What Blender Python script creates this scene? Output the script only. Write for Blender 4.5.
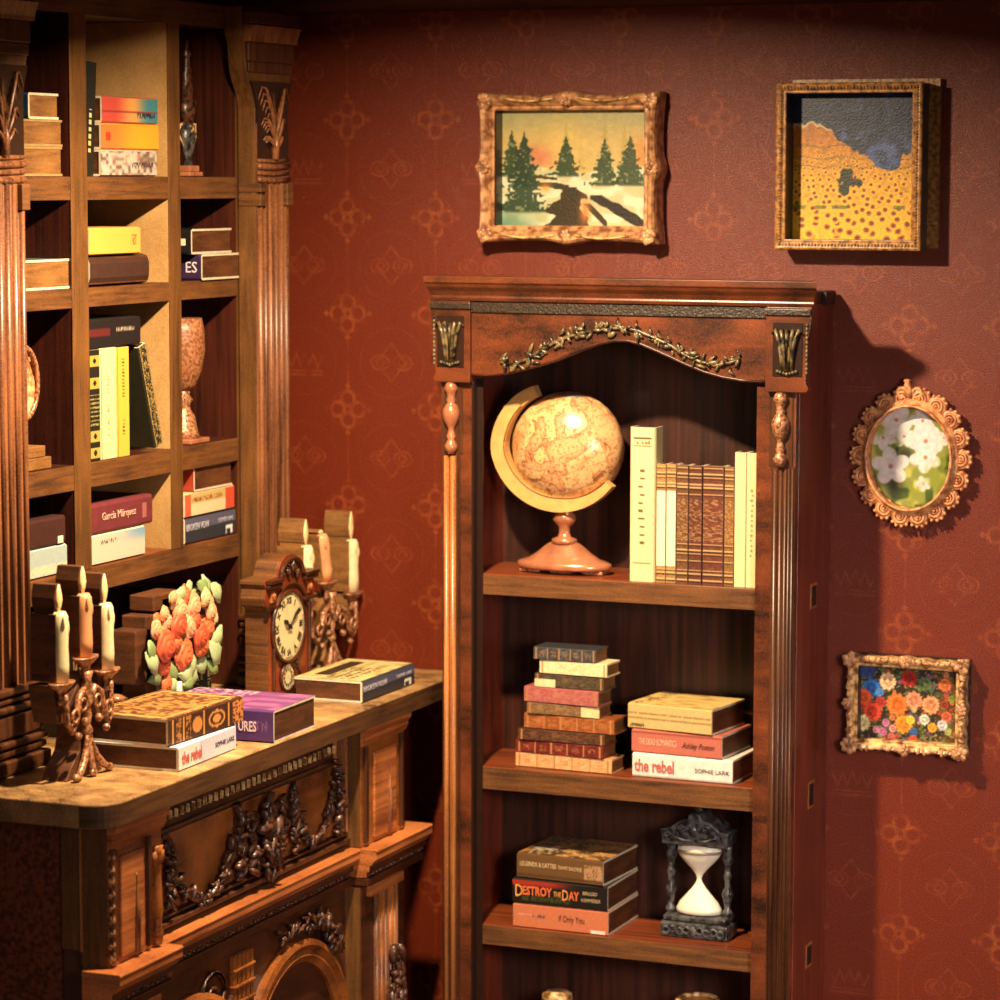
import bpy, bmesh, math, random
import numpy as np
from mathutils import Vector, Matrix, noise as mnoise
PI = math.pi
SC = bpy.context.scene
COL = SC.collection
for o in list(bpy.data.objects): bpy.data.objects.remove(o)

# ------------------------------------------------------------ camera
cam = bpy.data.cameras.new('camera'); camo = bpy.data.objects.new('camera', cam); COL.objects.link(camo)
cam.sensor_width = 36; cam.lens = 108.375
camo.matrix_world = Matrix(((0.92322473, -0.04279435, 0.38187005, 3.22),
                            (0.38425463, 0.09734447, -0.91808084, -7.5),
                            (0.00211573, 0.99433028, 0.10631475, 2.35),
                            (0, 0, 0, 1)))
cam.clip_end = 60
cam.dof.use_dof = True; cam.dof.focus_distance = 7.25; cam.dof.aperture_fstop = 2.6
SC.camera = camo
# ------------------------------------------------------------ light
SC.view_settings.view_transform = 'Standard'; SC.view_settings.look = 'None'
SC.view_settings.gamma = 1; SC.view_settings.use_curve_mapping = False
SC.view_settings.exposure = 0.0
world = bpy.data.worlds.new('world'); SC.world = world; world.use_nodes = True
bg = world.node_tree.nodes['Background']
bg.inputs[0].default_value = (1.0, 0.80, 0.60, 1); bg.inputs[1].default_value = 0.085
def area(name, loc, target, size, power, color, shape='DISK'):
    l = bpy.data.lights.new(name, 'AREA'); l.shape = shape; l.size = size; l.energy = power; l.color = color
    o = bpy.data.objects.new(name, l); COL.objects.link(o); o.location = loc
    o.rotation_euler = (Vector(target) - Vector(loc)).to_track_quat('-Z', 'Y').to_euler()
    return o
LX, LY, LZ = 0.46, -1.55, 2.82
lamp = area('ceiling_lamp', (LX, LY, LZ), (LX - 0.05, LY + 0.55, 0), 0.10, 112, (1.0, 0.76, 0.49))
lamp.data.spread = math.radians(155)
fill = area('front_softlight', (3.4, -4.2, 1.9), (0.95, -0.2, 0.35), 0.9, 15, (1.0, 0.86, 0.80))
fill.data.spread = math.radians(52)

# ------------------------------------------------------------ helpers
def s2l(c):
    return tuple((x / 12.92 if x <= 0.04045 else ((x + 0.055) / 1.055) ** 2.4) for x in c)
ORG = {}
def origin(p): return ORG.get(p.name, Vector((0, 0, 0))) if p else Vector((0, 0, 0))
def tag(o, label, cat, group=None):
    o['label'] = label; o['category'] = cat
    if group: o['group'] = group
    return o
def thing(name, label, cat, loc=(0, 0, 0), rz=0, group=None):
    o = bpy.data.objects.new(name, None); COL.objects.link(o); o.location = loc; o.rotation_euler = (0, 0, rz)
    o.empty_display_size = 0.05
    ORG[o.name] = Vector(loc)
    return tag(o, label, cat, group)

class MB:
    def __init__(s): s.bm = bmesh.new(); s.mi = 0
    def _f(s, vs):
        try:
            f = s.bm.faces.new(vs); f.material_index = s.mi; return f
        except ValueError: return None
    def box(s, x0, x1, y0, y1, z0, z1, M=None):
        P = [(x0, y0, z0), (x1, y0, z0), (x1, y1, z0), (x0, y1, z0), (x0, y0, z1), (x1, y0, z1), (x1, y1, z1), (x0, y1, z1)]
        if M is not None: P = [M @ Vector(p) for p in P]
        v = [s.bm.verts.new(p) for p in P]
        for q in ((0, 3, 2, 1), (4, 5, 6, 7), (0, 1, 5, 4), (1, 2, 6, 5), (2, 3, 7, 6), (3, 0, 4, 7)): s._f([v[i] for i in q])
        return s
    def prism(s, pts, a0, a1, axis='y', flip=False):
        # pts: 2-D outline; axis 'y': (x,z) , 'x': (y,z), 'z': (x,y)
        def mk(p, a):
            if axis == 'y': return (p[0], a, p[1])
            if axis == 'x': return (a, p[0], p[1])
            return (p[0], p[1], a)
        A = [s.bm.verts.new(mk(p, a0)) for p in pts]; B = [s.bm.verts.new(mk(p, a1)) for p in pts]
        s._f(A); s._f(list(reversed(B)))
        n = len(pts)
        for i in range(n): s._f([A[i], B[i], B[(i + 1) % n], A[(i + 1) % n]])
        return s
    def tube(s, pts, r, n=6, flat=1.0):
        pts = [Vector(p) for p in pts]; m = len(pts); rings = []
        rr = r if isinstance(r, (list, tuple)) else [r] * m
        up = Vector((0, 0, 1))
        for i, p in enumerate(pts):
            t = (pts[min(i + 1, m - 1)] - pts[max(i - 1, 0)]).normalized()
            a = t.cross(up)
            if a.length < 1e-3: a = t.cross(Vector((1, 0, 0)))
            a.normalize(); b = t.cross(a)
            rings.append([s.bm.verts.new(p + (a * math.cos(k * 2 * PI / n) * flat + b * math.sin(k * 2 * PI / n)) * rr[i]) for k in range(n)])
        for i in range(m - 1):
            for k in range(n): s._f([rings[i][k], rings[i][(k + 1) % n], rings[i + 1][(k + 1) % n], rings[i + 1][k]])
        s._f(list(reversed(rings[0]))); s._f(rings[-1])
        return s
    def lathe(s, cx, cy, prof, n=16, sx=1.0, sy=1.0, M=None):
        rings = []
        for r, z in prof:
            P = [Vector((cx + r * sx * math.cos(k * 2 * PI / n), cy + r * sy * math.sin(k * 2 * PI / n), z)) for k in range(n)]
            if M is not None: P = [M @ p for p in P]
            rings.append([s.bm.verts.new(p) for p in P])
        for i in range(len(rings) - 1):
            for k in range(n): s._f([rings[i][k], rings[i][(k + 1) % n], rings[i + 1][(k + 1) % n], rings[i + 1][k]])
        s._f(list(reversed(rings[0]))); s._f(rings[-1])
        return s
    def blob(s, c, r, sub=1, M=None):
        # ellipsoid, r scalar or 3-tuple
        if not isinstance(r, (tuple, list)): r = (r, r, r)
        nu, nv = (6, 4) if sub == 1 else ((10, 7) if sub == 2 else (24, 16))
        top = None; rows = []
        for j in range(1, nv):
            th = PI * j / nv
            rows.append([(math.sin(th) * math.cos(2 * PI * k / nu), math.sin(th) * math.sin(2 * PI * k / nu), math.cos(th)) for k in range(nu)])
        def V(p):
            q = Vector((p[0] * r[0], p[1] * r[1], p[2] * r[2]))
            if M is not None: q = M @ q
            return s.bm.verts.new(q + Vector(c))
        T = V((0, 0, 1)); B = V((0, 0, -1)); R = [[V(p) for p in row] for row in rows]
        for k in range(nu):
            k2 = (k + 1) % nu
            s._f([T, R[0][k], R[0][k2]]); s._f([B, R[-1][k2], R[-1][k]])
            for j in range(len(R) - 1): s._f([R[j][k], R[j + 1][k], R[j + 1][k2], R[j][k2]])
        return s
    def torus(s, c, R, r, U=(1, 0, 0), V=(0, 0, 1), n=14, m=5, sv=1.0):
        U = Vector(U); V = Vector(V); N = U.cross(V); rings = []
        for i in range(n):
            a = 2 * PI * i / n; d = U * math.cos(a) + V * math.sin(a) * sv
            rings.append([s.bm.verts.new(Vector(c) + d * R + (d * math.cos(2 * PI * k / m) + N * math.sin(2 * PI * k / m)) * r) for k in range(m)])
        for i in range(n):
            for k in range(m): s._f([rings[i][k], rings[(i + 1) % n][k], rings[(i + 1) % n][(k + 1) % m], rings[i][(k + 1) % m]])
        return s
    def build(s, name, mat, parent=None, smooth=False, bevel=0, local=False, segs=2):
        me = bpy.data.meshes.new(name)
        bmesh.ops.recalc_face_normals(s.bm, faces=s.bm.faces)
        if parent is not None and not local:
            o = origin(parent)
            for v in s.bm.verts: v.co -= o
        s.bm.to_mesh(me); s.bm.free()
        for m in (mat if isinstance(mat, (list, tuple)) else [mat]): me.materials.append(m)
        if smooth:
            for p in me.polygons: p.use_smooth = True
        ob = bpy.data.objects.new(name, me); COL.objects.link(ob)
        if parent is not None:
            ob.parent = parent; ORG[ob.name] = origin(parent)
        if bevel:
            b = ob.modifiers.new('bevel', 'BEVEL'); b.width = bevel; b.segments = segs; b.limit_method = 'ANGLE'; b.angle_limit = math.radians(40)
        return ob
def struct(name, mb, mat, **k):
    o = mb.build(name, mat, **k); o['kind'] = 'structure'; return o

# ------------------------------------------------------------ materials
class X:
    """tiny node-math wrapper"""
    def __init__(s, nt, sock): s.nt = nt; s.k = sock
    def _m(s, op, *a):
        n = s.nt.nodes.new('ShaderNodeMath'); n.operation = op
        for i, q in enumerate((s,) + a):
            if isinstance(q, X): s.nt.links.new(q.k, n.inputs[i])
            else: n.inputs[i].default_value = q
        return X(s.nt, n.outputs[0])
    def __add__(s, o): return s._m('ADD', o)
    def __sub__(s, o): return s._m('SUBTRACT', o)
    def __mul__(s, o): return s._m('MULTIPLY', o)
    def fract(s): return s._m('FRACT')
    def abs(s): return s._m('ABSOLUTE')
    def max(s, o): return s._m('MAXIMUM', o)
    def min(s, o): return s._m('MINIMUM', o)
    def sqrt(s): return s._m('SQRT')
    def sin(s): return s._m('SINE')
    def lt(s, v, w=0.01):
        n = s.nt.nodes.new('ShaderNodeMapRange'); n.interpolation_type = 'SMOOTHSTEP'
        s.nt.links.new(s.k, n.inputs[0]); n.inputs[1].default_value = v - w; n.inputs[2].default_value = v + w
        n.inputs[3].default_value = 1; n.inputs[4].default_value = 0
        return X(s.nt, n.outputs[0])
def newmat(name):
    m = bpy.data.materials.new(name); m.use_nodes = True
    return m, m.node_tree, m.node_tree.nodes['Principled BSDF']
def plain(name, c, rough=0.5, metal=0.0, spec=0.5, var=0.12, scale=60, bump=0.0, coat=0.0):
    m, nt, b = newmat(name); N = nt.nodes; L = nt.links
    c = s2l(c)
    tc = N.new('ShaderNodeTexCoord'); no = N.new('ShaderNodeTexNoise'); no.inputs['Scale'].default_value = scale; no.inputs['Detail'].default_value = 4
    L.new(tc.outputs['Object'], no.inputs['Vector'])
    r = N.new('ShaderNodeValToRGB'); r.color_ramp.elements[0].position = 0.3; r.color_ramp.elements[1].position = 0.7
    r.color_ramp.elements[0].color = tuple(x * (1 - var) for x in c) + (1,); r.color_ramp.elements[1].color = tuple(min(1, x * (1 + var)) for x in c) + (1,)
    L.new(no.outputs[0], r.inputs[0]); L.new(r.outputs[0], b.inputs['Base Color'])
    b.inputs['Roughness'].default_value = rough; b.inputs['Metallic'].default_value = metal
    b.inputs['Specular IOR Level'].default_value = spec; b.inputs['Coat Weight'].default_value = coat
    if bump:
        bp = N.new('ShaderNodeBump'); bp.inputs['Strength'].default_value = bump; bp.inputs['Distance'].default_value = 0.004
        L.new(no.outputs[0], bp.inputs['Height']); L.new(bp.outputs[0], b.inputs['Normal'])
    return m
def wood(name, c1, c2, c3=None, stretch=(3, 3, 40), scale=1.0, rough=0.42, spec=0.5, bump=0.25, blot=0.5, grain=260):
    """streaky wood; stretch = scale per axis"""
    m, nt, b = newmat(name); N = nt.nodes; L = nt.links
    tc = N.new('ShaderNodeTexCoord'); mp = N.new('ShaderNodeMapping'); mp.inputs['Scale'].default_value = stretch
    L.new(tc.outputs['Object'], mp.inputs[0])
    n1 = N.new('ShaderNodeTexNoise'); n1.inputs['Scale'].default_value = scale; n1.inputs['Detail'].default_value = 6; n1.inputs['Distortion'].default_value = 0.6
    L.new(mp.outputs[0], n1.inputs['Vector'])
    n2 = N.new('ShaderNodeTexNoise'); n2.inputs['Scale'].default_value = 7; n2.inputs['Detail'].default_value = 3
    L.new(tc.outputs['Object'], n2.inputs['Vector'])
    n3 = N.new('ShaderNodeTexNoise'); n3.inputs['Scale'].default_value = grain; n3.inputs['Detail'].default_value = 2
    L.new(tc.outputs['Object'], n3.inputs['Vector'])
    a = X(nt, n1.outputs[0]) * (1 - 0.4 * blot) + X(nt, n2.outputs[0]) * (0.4 * blot) + (X(nt, n3.outputs[0]) - 0.5) * 0.40
    r = N.new('ShaderNodeValToRGB'); e = r.color_ramp.elements
    e[0].position = 0.33; e[0].color = s2l(c1) + (1,); e[1].position = 0.66; e[1].color = s2l(c2) + (1,)
    if c3:
        q = e.new(0.8); q.color = s2l(c3) + (1,)
    L.new(a.k, r.inputs[0]); L.new(r.outputs[0], b.inputs['Base Color'])
    b.inputs['Roughness'].default_value = rough; b.inputs['Specular IOR Level'].default_value = spec
    if bump:
        bp = N.new('ShaderNodeBump'); bp.inputs['Strength'].default_value = bump; bp.inputs['Distance'].default_value = 0.002
        L.new(a.k, bp.inputs['Height']); L.new(bp.outputs[0], b.inputs['Normal'])
    return m
def ornate(name, dark, light, rough=0.35, metal=0.0, scale=55, spec=0.6):
    """carved gilt / antique look: mottled light on dark"""
    m, nt, b = newmat(name); N = nt.nodes; L = nt.links
    tc = N.new('ShaderNodeTexCoord'); no = N.new('ShaderNodeTexNoise'); no.inputs['Scale'].default_value = scale; no.inputs['Detail'].default_value = 5
    L.new(tc.outputs['Object'], no.inputs['Vector'])
    r = N.new('ShaderNodeValToRGB'); r.color_ramp.elements[0].position = 0.38; r.color_ramp.elements[1].position = 0.6
    r.color_ramp.elements[0].color = s2l(dark) + (1,); r.color_ramp.elements[1].color = s2l(light) + (1,)
    L.new(no.outputs[0], r.inputs[0]); L.new(r.outputs[0], b.inputs['Base Color'])
    b.inputs['Roughness'].default_value = rough; b.inputs['Metallic'].default_value = metal; b.inputs['Specular IOR Level'].default_value = spec
    bp = N.new('ShaderNodeBump'); bp.inputs['Strength'].default_value = 0.5; bp.inputs['Distance'].default_value = 0.004
    L.new(no.outputs[0], bp.inputs['Height']); L.new(bp.outputs[0], b.inputs['Normal'])
    return m
def vcol(name, rough=0.5, spec=0.4, bump=0.2):
    m, nt, b = newmat(name); N = nt.nodes; L = nt.links
    a = N.new('ShaderNodeVertexColor'); a.layer_name = 'Col'
    L.new(a.outputs[0], b.inputs['Base Color']); b.inputs['Roughness'].default_value = rough; b.inputs['Specular IOR Level'].default_value = spec
    if bump:
        tc = N.new('ShaderNodeTexCoord'); no = N.new('ShaderNodeTexNoise'); no.inputs['Scale'].default_value = 220
        L.new(tc.outputs['Object'], no.inputs['Vector'])
        bp = N.new('ShaderNodeBump'); bp.inputs['Strength'].default_value = bump; bp.inputs['Distance'].default_value = 0.002
        L.new(no.outputs[0], bp.inputs['Height']); L.new(bp.outputs[0], b.inputs['Normal'])
    return m
# wallpaper
def wallpaper():
    m, nt, b = newmat('wallpaper'); N = nt.nodes; L = nt.links
    tc = N.new('ShaderNodeTexCoord'); sp = N.new('ShaderNodeSeparateXYZ'); L.new(tc.outputs['Object'], sp.inputs[0])
    P = 0.2643
    Xc = (X(nt, sp.outputs[0]) + 0.355) * (1 / P); Zc = (X(nt, sp.outputs[2]) - 2.507) * (1 / P)
    u = (Xc + 100.5).fract() - 0.5; v = (Zc + 100.5).fract() - 0.5
    a = u.abs(); c = v.abs(); mx = a.max(c); mn = a.min(c); r = (u * u + v * v).sqrt()
    d = ((mx - 0.115) * (mx - 0.115) + mn * mn).sqrt()
    fl = (d - 0.075).abs().lt(0.018, 0.012).max((r - 0.035).abs().lt(0.012, 0.008)).max(((mx - 0.245).abs() + mn).lt(0.035, 0.012))
    fl = fl.max(((r - 0.2).abs().lt(0.008, 0.008)) * 0.35)
    line = (a.lt(0.008, 0.006)) * ((c - 0.40).abs().lt(0.12, 0.01)) * 0.55
    u2 = (Xc + 100).fract() - 0.5; v2 = (Zc + 100).fract() - 0.5
    a2 = u2.abs(); c2 = v2.abs()
    r2 = ((a2 - 0.13) * (a2 - 0.13) + (v2 * v2) * 1.8).sqrt()
    sc = ((r2 - 0.10).abs().lt(0.012, 0.01)).max((a2 + c2 * 0.8 - 0.16).abs().lt(0.012, 0.01)).max((r2 - 0.05).abs().lt(0.01, 0.008) * 0.8)
    # crown
    tri = ((u2 * 10.0 + 100.5).fract() - 0.5).abs() * 2.0
    top = (tri * 0.13) * -1.0 + 0.09 - (a2 * 0.2)
    inside = a2.lt(0.21, 0.01)
    cr = ((v2 + 0.15).abs().lt(0.012, 0.008)).max((v2 + 0.11).abs().lt(0.008, 0.006)).max((v2 - top).abs().lt(0.026, 0.014)) * inside * (v2 * -1.0).lt(0.17, 0.01)
    # alternate crown / scroll
    ax = ((Xc + 100.0) * 0.5).fract().lt(0.5, 0.001)   # which column
    az = ((Zc + 100.0) * 0.5).fract().lt(0.5, 0.001)
    sel = ((ax - 1.0).abs()) * ((az - 1.0).abs())
    half = cr * sel + sc * ((sel - 1.0).abs())
    pat = fl.max(half * 0.7).max(line)
    big = (((u2 * u2 + v2 * v2).sqrt() - 0.36).abs().lt(0.006, 0.006)) * 0.35
    pat = pat.max(big)
    n1 = N.new('ShaderNodeTexNoise'); n1.inputs['Scale'].default_value = 30; n1.inputs['Detail'].default_value = 5; L.new(tc.outputs['Object'], n1.inputs['Vector'])
    n2 = N.new('ShaderNodeTexNoise'); n2.inputs['Scale'].default_value = 360; n2.inputs['Detail'].default_value = 2; L.new(tc.outputs['Object'], n2.inputs['Vector'])
    f = pat * ((X(nt, n1.outputs[0]) - 0.32).max(0.02)) * 1.7
    mix = N.new('ShaderNodeMix'); mix.data_type = 'RGBA'
    mix.inputs[6].default_value = s2l((0.42, 0.145, 0.055)) + (1,); mix.inputs[7].default_value = s2l((0.62, 0.31, 0.14)) + (1,)
    L.new(f.k, mix.inputs[0])
    mul = N.new('ShaderNodeMix'); mul.data_type = 'RGBA'; mul.blend_type = 'MULTIPLY'; mul.inputs[0].default_value = 1
    g = (X(nt, n2.outputs[0]) - 0.5) * 3.2 + 1.0  # fine flecks multiplied into the colour to imitate glitter sparkle
    cb = N.new('ShaderNodeCombineColor'); [L.new(g.k, cb.inputs[i]) for i in range(3)]
    L.new(mix.outputs[2], mul.inputs[6]); L.new(cb.outputs[0], mul.inputs[7])
    L.new(mul.outputs[2], b.inputs['Base Color'])
    b.inputs['Roughness'].default_value = 0.42; b.inputs['Specular IOR Level'].default_value = 0.35; b.inputs['Coat Weight'].default_value = 0.16; b.inputs['Coat Roughness'].default_value = 0.16
    bp = N.new('ShaderNodeBump'); bp.inputs['Strength'].default_value = 0.55; bp.inputs['Distance'].default_value = 0.003
    L.new(n2.outputs[0], bp.inputs['Height']); L.new(bp.outputs[0], b.inputs['Normal']); L.new(bp.outputs[0], b.inputs['Coat Normal'])
    return m

M = {}
M['wallpaper'] = wallpaper()
M['edge'] = wood('plywood_edge', (0.25, 0.145, 0.07), (0.48, 0.30, 0.14), (0.58, 0.385, 0.19), stretch=(6, 6, 90), rough=0.5, blot=0.9)
M['edge_v'] = wood('plywood_edge_upright', (0.27, 0.165, 0.07), (0.46, 0.295, 0.13), (0.54, 0.36, 0.17), stretch=(60, 60, 5), rough=0.5, blot=0.9)
M['red'] = wood('red_mahogany', (0.33, 0.13, 0.08), (0.52, 0.22, 0.13), stretch=(50, 50, 3), rough=0.4, blot=0.8)
M['darkred'] = wood('dark_mahogany', (0.15, 0.06, 0.04), (0.31, 0.135, 0.08), stretch=(70, 70, 2.5), rough=0.38, blot=0.6)
M['back'] = wood('dark_back_panel', (0.11, 0.05, 0.035), (0.29, 0.145, 0.09), stretch=(55, 55, 2), rough=0.42)
M['shelfwood'] = wood('orange_shelf_wood', (0.30, 0.13, 0.06), (0.56, 0.27, 0.13), stretch=(2.5, 60, 60), rough=0.35)
M['carved'] = wood('carved_orange_wood', (0.13, 0.075, 0.045), (0.47, 0.235, 0.12), (0.63, 0.35, 0.18), stretch=(4, 4, 16), rough=0.33, blot=1.4, scale=1.6)
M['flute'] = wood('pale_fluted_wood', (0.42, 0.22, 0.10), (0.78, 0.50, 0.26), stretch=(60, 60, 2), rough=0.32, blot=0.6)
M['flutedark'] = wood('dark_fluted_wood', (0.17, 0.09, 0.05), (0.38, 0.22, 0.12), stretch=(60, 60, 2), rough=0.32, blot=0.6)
M['pil'] = wood('pink_brown_pilaster', (0.26, 0.14, 0.08), (0.64, 0.41, 0.26), stretch=(70, 70, 2), rough=0.33, blot=0.7)
M['mdf'] = wood('tan_board', (0.64, 0.48, 0.27), (0.80, 0.63, 0.40), stretch=(6, 6, 6), rough=0.8, spec=0.2, blot=0.4, bump=0.1)
M['desktop'] = wood('desktop_wood', (0.20, 0.11, 0.06), (0.78, 0.60, 0.38), (0.90, 0.77, 0.56), stretch=(6, 8, 3), rough=0.35, blot=1.4, scale=2.2)
M['leather'] = ornate('mottled_leather_panel', (0.28, 0.13, 0.08), (0.46, 0.25, 0.15), rough=0.5, scale=90, spec=0.3)
M['deskdark'] = wood('dark_desk_wood', (0.12, 0.055, 0.03), (0.36, 0.18, 0.09), stretch=(5, 3, 22), rough=0.35, blot=1.2, scale=1.5)
M['edge_dark'] = wood('dark_plywood_edge', (0.20, 0.12, 0.055), (0.40, 0.25, 0.12), stretch=(6, 6, 90), rough=0.5, blot=0.9)
M['deskred'] = wood('desk_moulding_wood', (0.40, 0.19, 0.09), (0.80, 0.48, 0.26), stretch=(4, 2.5, 60), rough=0.3, blot=0.8)
M['deskpanel'] = wood('desk_panel_amber', (0.26, 0.12, 0.05), (0.72, 0.42, 0.18), stretch=(3, 4, 10), rough=0.3, blot=1.5, scale=1.6)
M['carving'] = ornate('dark_carving', (0.11, 0.055, 0.03), (0.36, 0.21, 0.13), rough=0.36, scale=70)
M['darkmould'] = ornate('dark_green_moulding', (0.09, 0.07, 0.04), (0.21, 0.14, 0.075), rough=0.4, scale=160)
M['antique'] = ornate('green_gold_carving', (0.07, 0.065, 0.035), (0.46, 0.38, 0.24), rough=0.32, scale=60)
M['gilt'] = ornate('gilt_frame', (0.50, 0.31, 0.19), (0.84, 0.62, 0.42), rough=0.36, scale=45)
M['giltorange'] = ornate('orange_gilt', (0.66, 0.38, 0.22), (0.92, 0.66, 0.44), rough=0.38, scale=60)
M['giltpale'] = ornate('pale_gilt', (0.45, 0.28, 0.14), (0.93, 0.76, 0.50), rough=0.34, scale=50)
M['giltyellow'] = ornate('brown_gold_frame', (0.42, 0.26, 0.09), (0.74, 0.50, 0.20), rough=0.4, scale=80)
M['frameside'] = plain('dark_frame_side', (0.16, 0.09, 0.06), rough=0.3)
M['burnt'] = wood('burnt_page_wood', (0.20, 0.10, 0.045), (0.42, 0.24, 0.11), stretch=(9, 9, 60), rough=0.55, blot=1.0)
M['burntpale'] = wood('pale_page_wood', (0.36, 0.22, 0.10), (0.60, 0.41, 0.20), stretch=(9, 9, 60), rough=0.55, blot=1.0)
M['ceil'] = wood('ceiling_wood', (0.20, 0.10, 0.05), (0.34, 0.18, 0.09), stretch=(2, 30, 30), rough=0.5)
M['floorw'] = wood('floor_wood', (0.22, 0.11, 0.06), (0.40, 0.22, 0.12), stretch=(30, 2, 2), rough=0.4)
M['bronze'] = ornate('rubbed_copper', (0.38, 0.23, 0.14), (0.74, 0.51, 0.35), rough=0.32, metal=0.2, scale=130)
M['copper'] = plain('polished_copper', (0.74, 0.47, 0.33), rough=0.24, metal=0.35, var=0.3, scale=18, coat=0.3)
M['black'] = ornate('black_iron', (0.06, 0.06, 0.065), (0.34, 0.33, 0.32), rough=0.33, scale=60)
M['cream'] = plain('cream_wax', (0.90, 0.82, 0.62), rough=0.4, var=0.08)
M['orangewax'] = plain('orange_wax', (0.88, 0.60, 0.40), rough=0.4, var=0.15, scale=20)
M['white'] = plain('white_print', (0.95, 0.90, 0.80), rough=0.4, var=0.04)
M['sand'] = plain('pale_sand', (0.92, 0.88, 0.78), rough=0.35, var=0.08, scale=30)
M['flame'] = plain('pale_flame_tip', (0.92, 0.78, 0.55), rough=0.5, var=0.2, scale=20)
M['ink'] = plain('dark_ink', (0.10, 0.07, 0.05), rough=0.5)
M['gold'] = plain('gold_print', (0.88, 0.66, 0.32), rough=0.3, metal=0.2)
M['print'] = vcol('printed_paper'); M['paint'] = vcol('oil_paint', rough=0.42, bump=0.5)
CM = {}
def cmat(c, rough=0.42, var=0.14, sc=45):
    k = (tuple(round(x, 3) for x in c), rough)
    if k not in CM: CM[k] = plain('printed_cover', c, rough=rough, var=var, scale=sc)
    return CM[k]
def mott(a, b, sc=40):
    k = (a, b)
    if k not in CM: CM[k] = ornate('marbled_cover', a, b, rough=0.4, scale=sc)
    return CM[k]

# ------------------------------------------------------------ painted surfaces (numpy)
def vn(u, v, s, seed=0):
    rs = np.random.RandomState(seed); n = 64; g = rs.rand(n, n)
    x = u * s; y = v * s; xi = np.floor(x).astype(int); yi = np.floor(y).astype(int)
    fx = x - xi; fy = y - yi; fx = fx * fx * (3 - 2 * fx); fy = fy * fy * (3 - 2 * fy)
    a = g[xi % n, yi % n]; b = g[(xi + 1) % n, yi % n]; c = g[xi % n, (yi + 1) % n]; d = g[(xi + 1) % n, (yi + 1) % n]
    return (a * (1 - fx) + b * fx) * (1 - fy) + (c * (1 - fx) + d * fx) * fy
def lerp(a, b, t): return a * (1 - t[..., None]) + b * t[..., None]
def sm(x, a, b):
    t = np.clip((x - a) / (b - a), 0, 1); return t * t * (3 - 2 * t)
def C3(*c): return np.array(c, float)
def mixto(img, col, t): return lerp(img, np.broadcast_to(C3(*col), img.shape), np.clip(t, 0, 1))
def painted(name, P0, U, V, nx, ny, fn, mat, parent, local=False, mask=None):
    """grid with the colours fn(u,v) -> sRGB (ny+1,nx+1,3)"""
    u, v = np.meshgrid(np.linspace(0, 1, nx + 1), np.linspace(0, 1, ny + 1))
    col = np.clip(fn(u, v), 0, 1)
    lin = np.where(col <= 0.04045, col / 12.92, ((col + 0.055) / 1.055) ** 2.4)
    P0 = np.array(P0, float); U = np.array(U, float); V = np.array(V, float)
    if not local: P0 = P0 - np.array(origin(parent))
    if mask == 'ellipse':
        a = (u - 0.5) * 2; b = (v - 0.5) * 2   # square -> disc map
        uu = a * np.sqrt(1 - b * b / 2) * 0.5 + 0.5; vv = b * np.sqrt(1 - a * a / 2) * 0.5 + 0.5
        col = np.clip(fn(uu, vv), 0, 1); lin = np.where(col <= 0.04045, col / 12.92, ((col + 0.055) / 1.055) ** 2.4)
    else: uu, vv = u, v
    pts = P0 + uu[..., None] * U + vv[..., None] * V
    idx = np.arange((nx + 1) * (ny + 1)).reshape(ny + 1, nx + 1)
    faces = np.stack([idx[:-1, :-1], idx[:-1, 1:], idx[1:, 1:], idx[1:, :-1]], -1).reshape(-1, 4)
    me = bpy.data.meshes.new(name); me.from_pydata(pts.reshape(-1, 3).tolist(), [], faces.tolist())
    ca = me.color_attributes.new('Col', 'FLOAT_COLOR', 'POINT')
    arr = np.concatenate([lin.reshape(-1, 3), np.ones((lin.shape[0] * lin.shape[1], 1))], 1).astype(np.float32)
    ca.data.foreach_set('color', arr.ravel()); me.materials.append(mat); me.update()
    o = bpy.data.objects.new(name, me); COL.objects.link(o); o.parent = parent; ORG[o.name] = origin(parent)
    return o

# ------------------------------------------------------------ text
def text_mesh(s, size, width=None, ext=0.0004, shear=0.0, bold=0.0):
    cu = bpy.data.curves.new('lettering', 'FONT'); cu.body = s; cu.size = size; cu.extrude = ext
    cu.align_x = 'CENTER'; cu.align_y = 'CENTER'; cu.resolution_u = 2; cu.shear = shear; cu.offset = bold
    o = bpy.data.objects.new('lettering', cu); COL.objects.link(o)
    dg = bpy.context.evaluated_depsgraph_get(); dg.update()
    me = bpy.data.meshes.new_from_object(o.evaluated_get(dg))
    bpy.data.objects.remove(o); bpy.data.curves.remove(cu)
    if width and len(me.vertices):
        xs = [v.co.x for v in me.vertices]; w = max(xs) - min(xs); c = (max(xs) + min(xs)) / 2
        for v in me.vertices: v.co.x = (v.co.x - c) * width / w
    ys = [v.co.y for v in me.vertices]
    if ys:
        c = (max(ys) + min(ys)) / 2
        for v in me.vertices: v.co.y -= c
    return me

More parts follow.
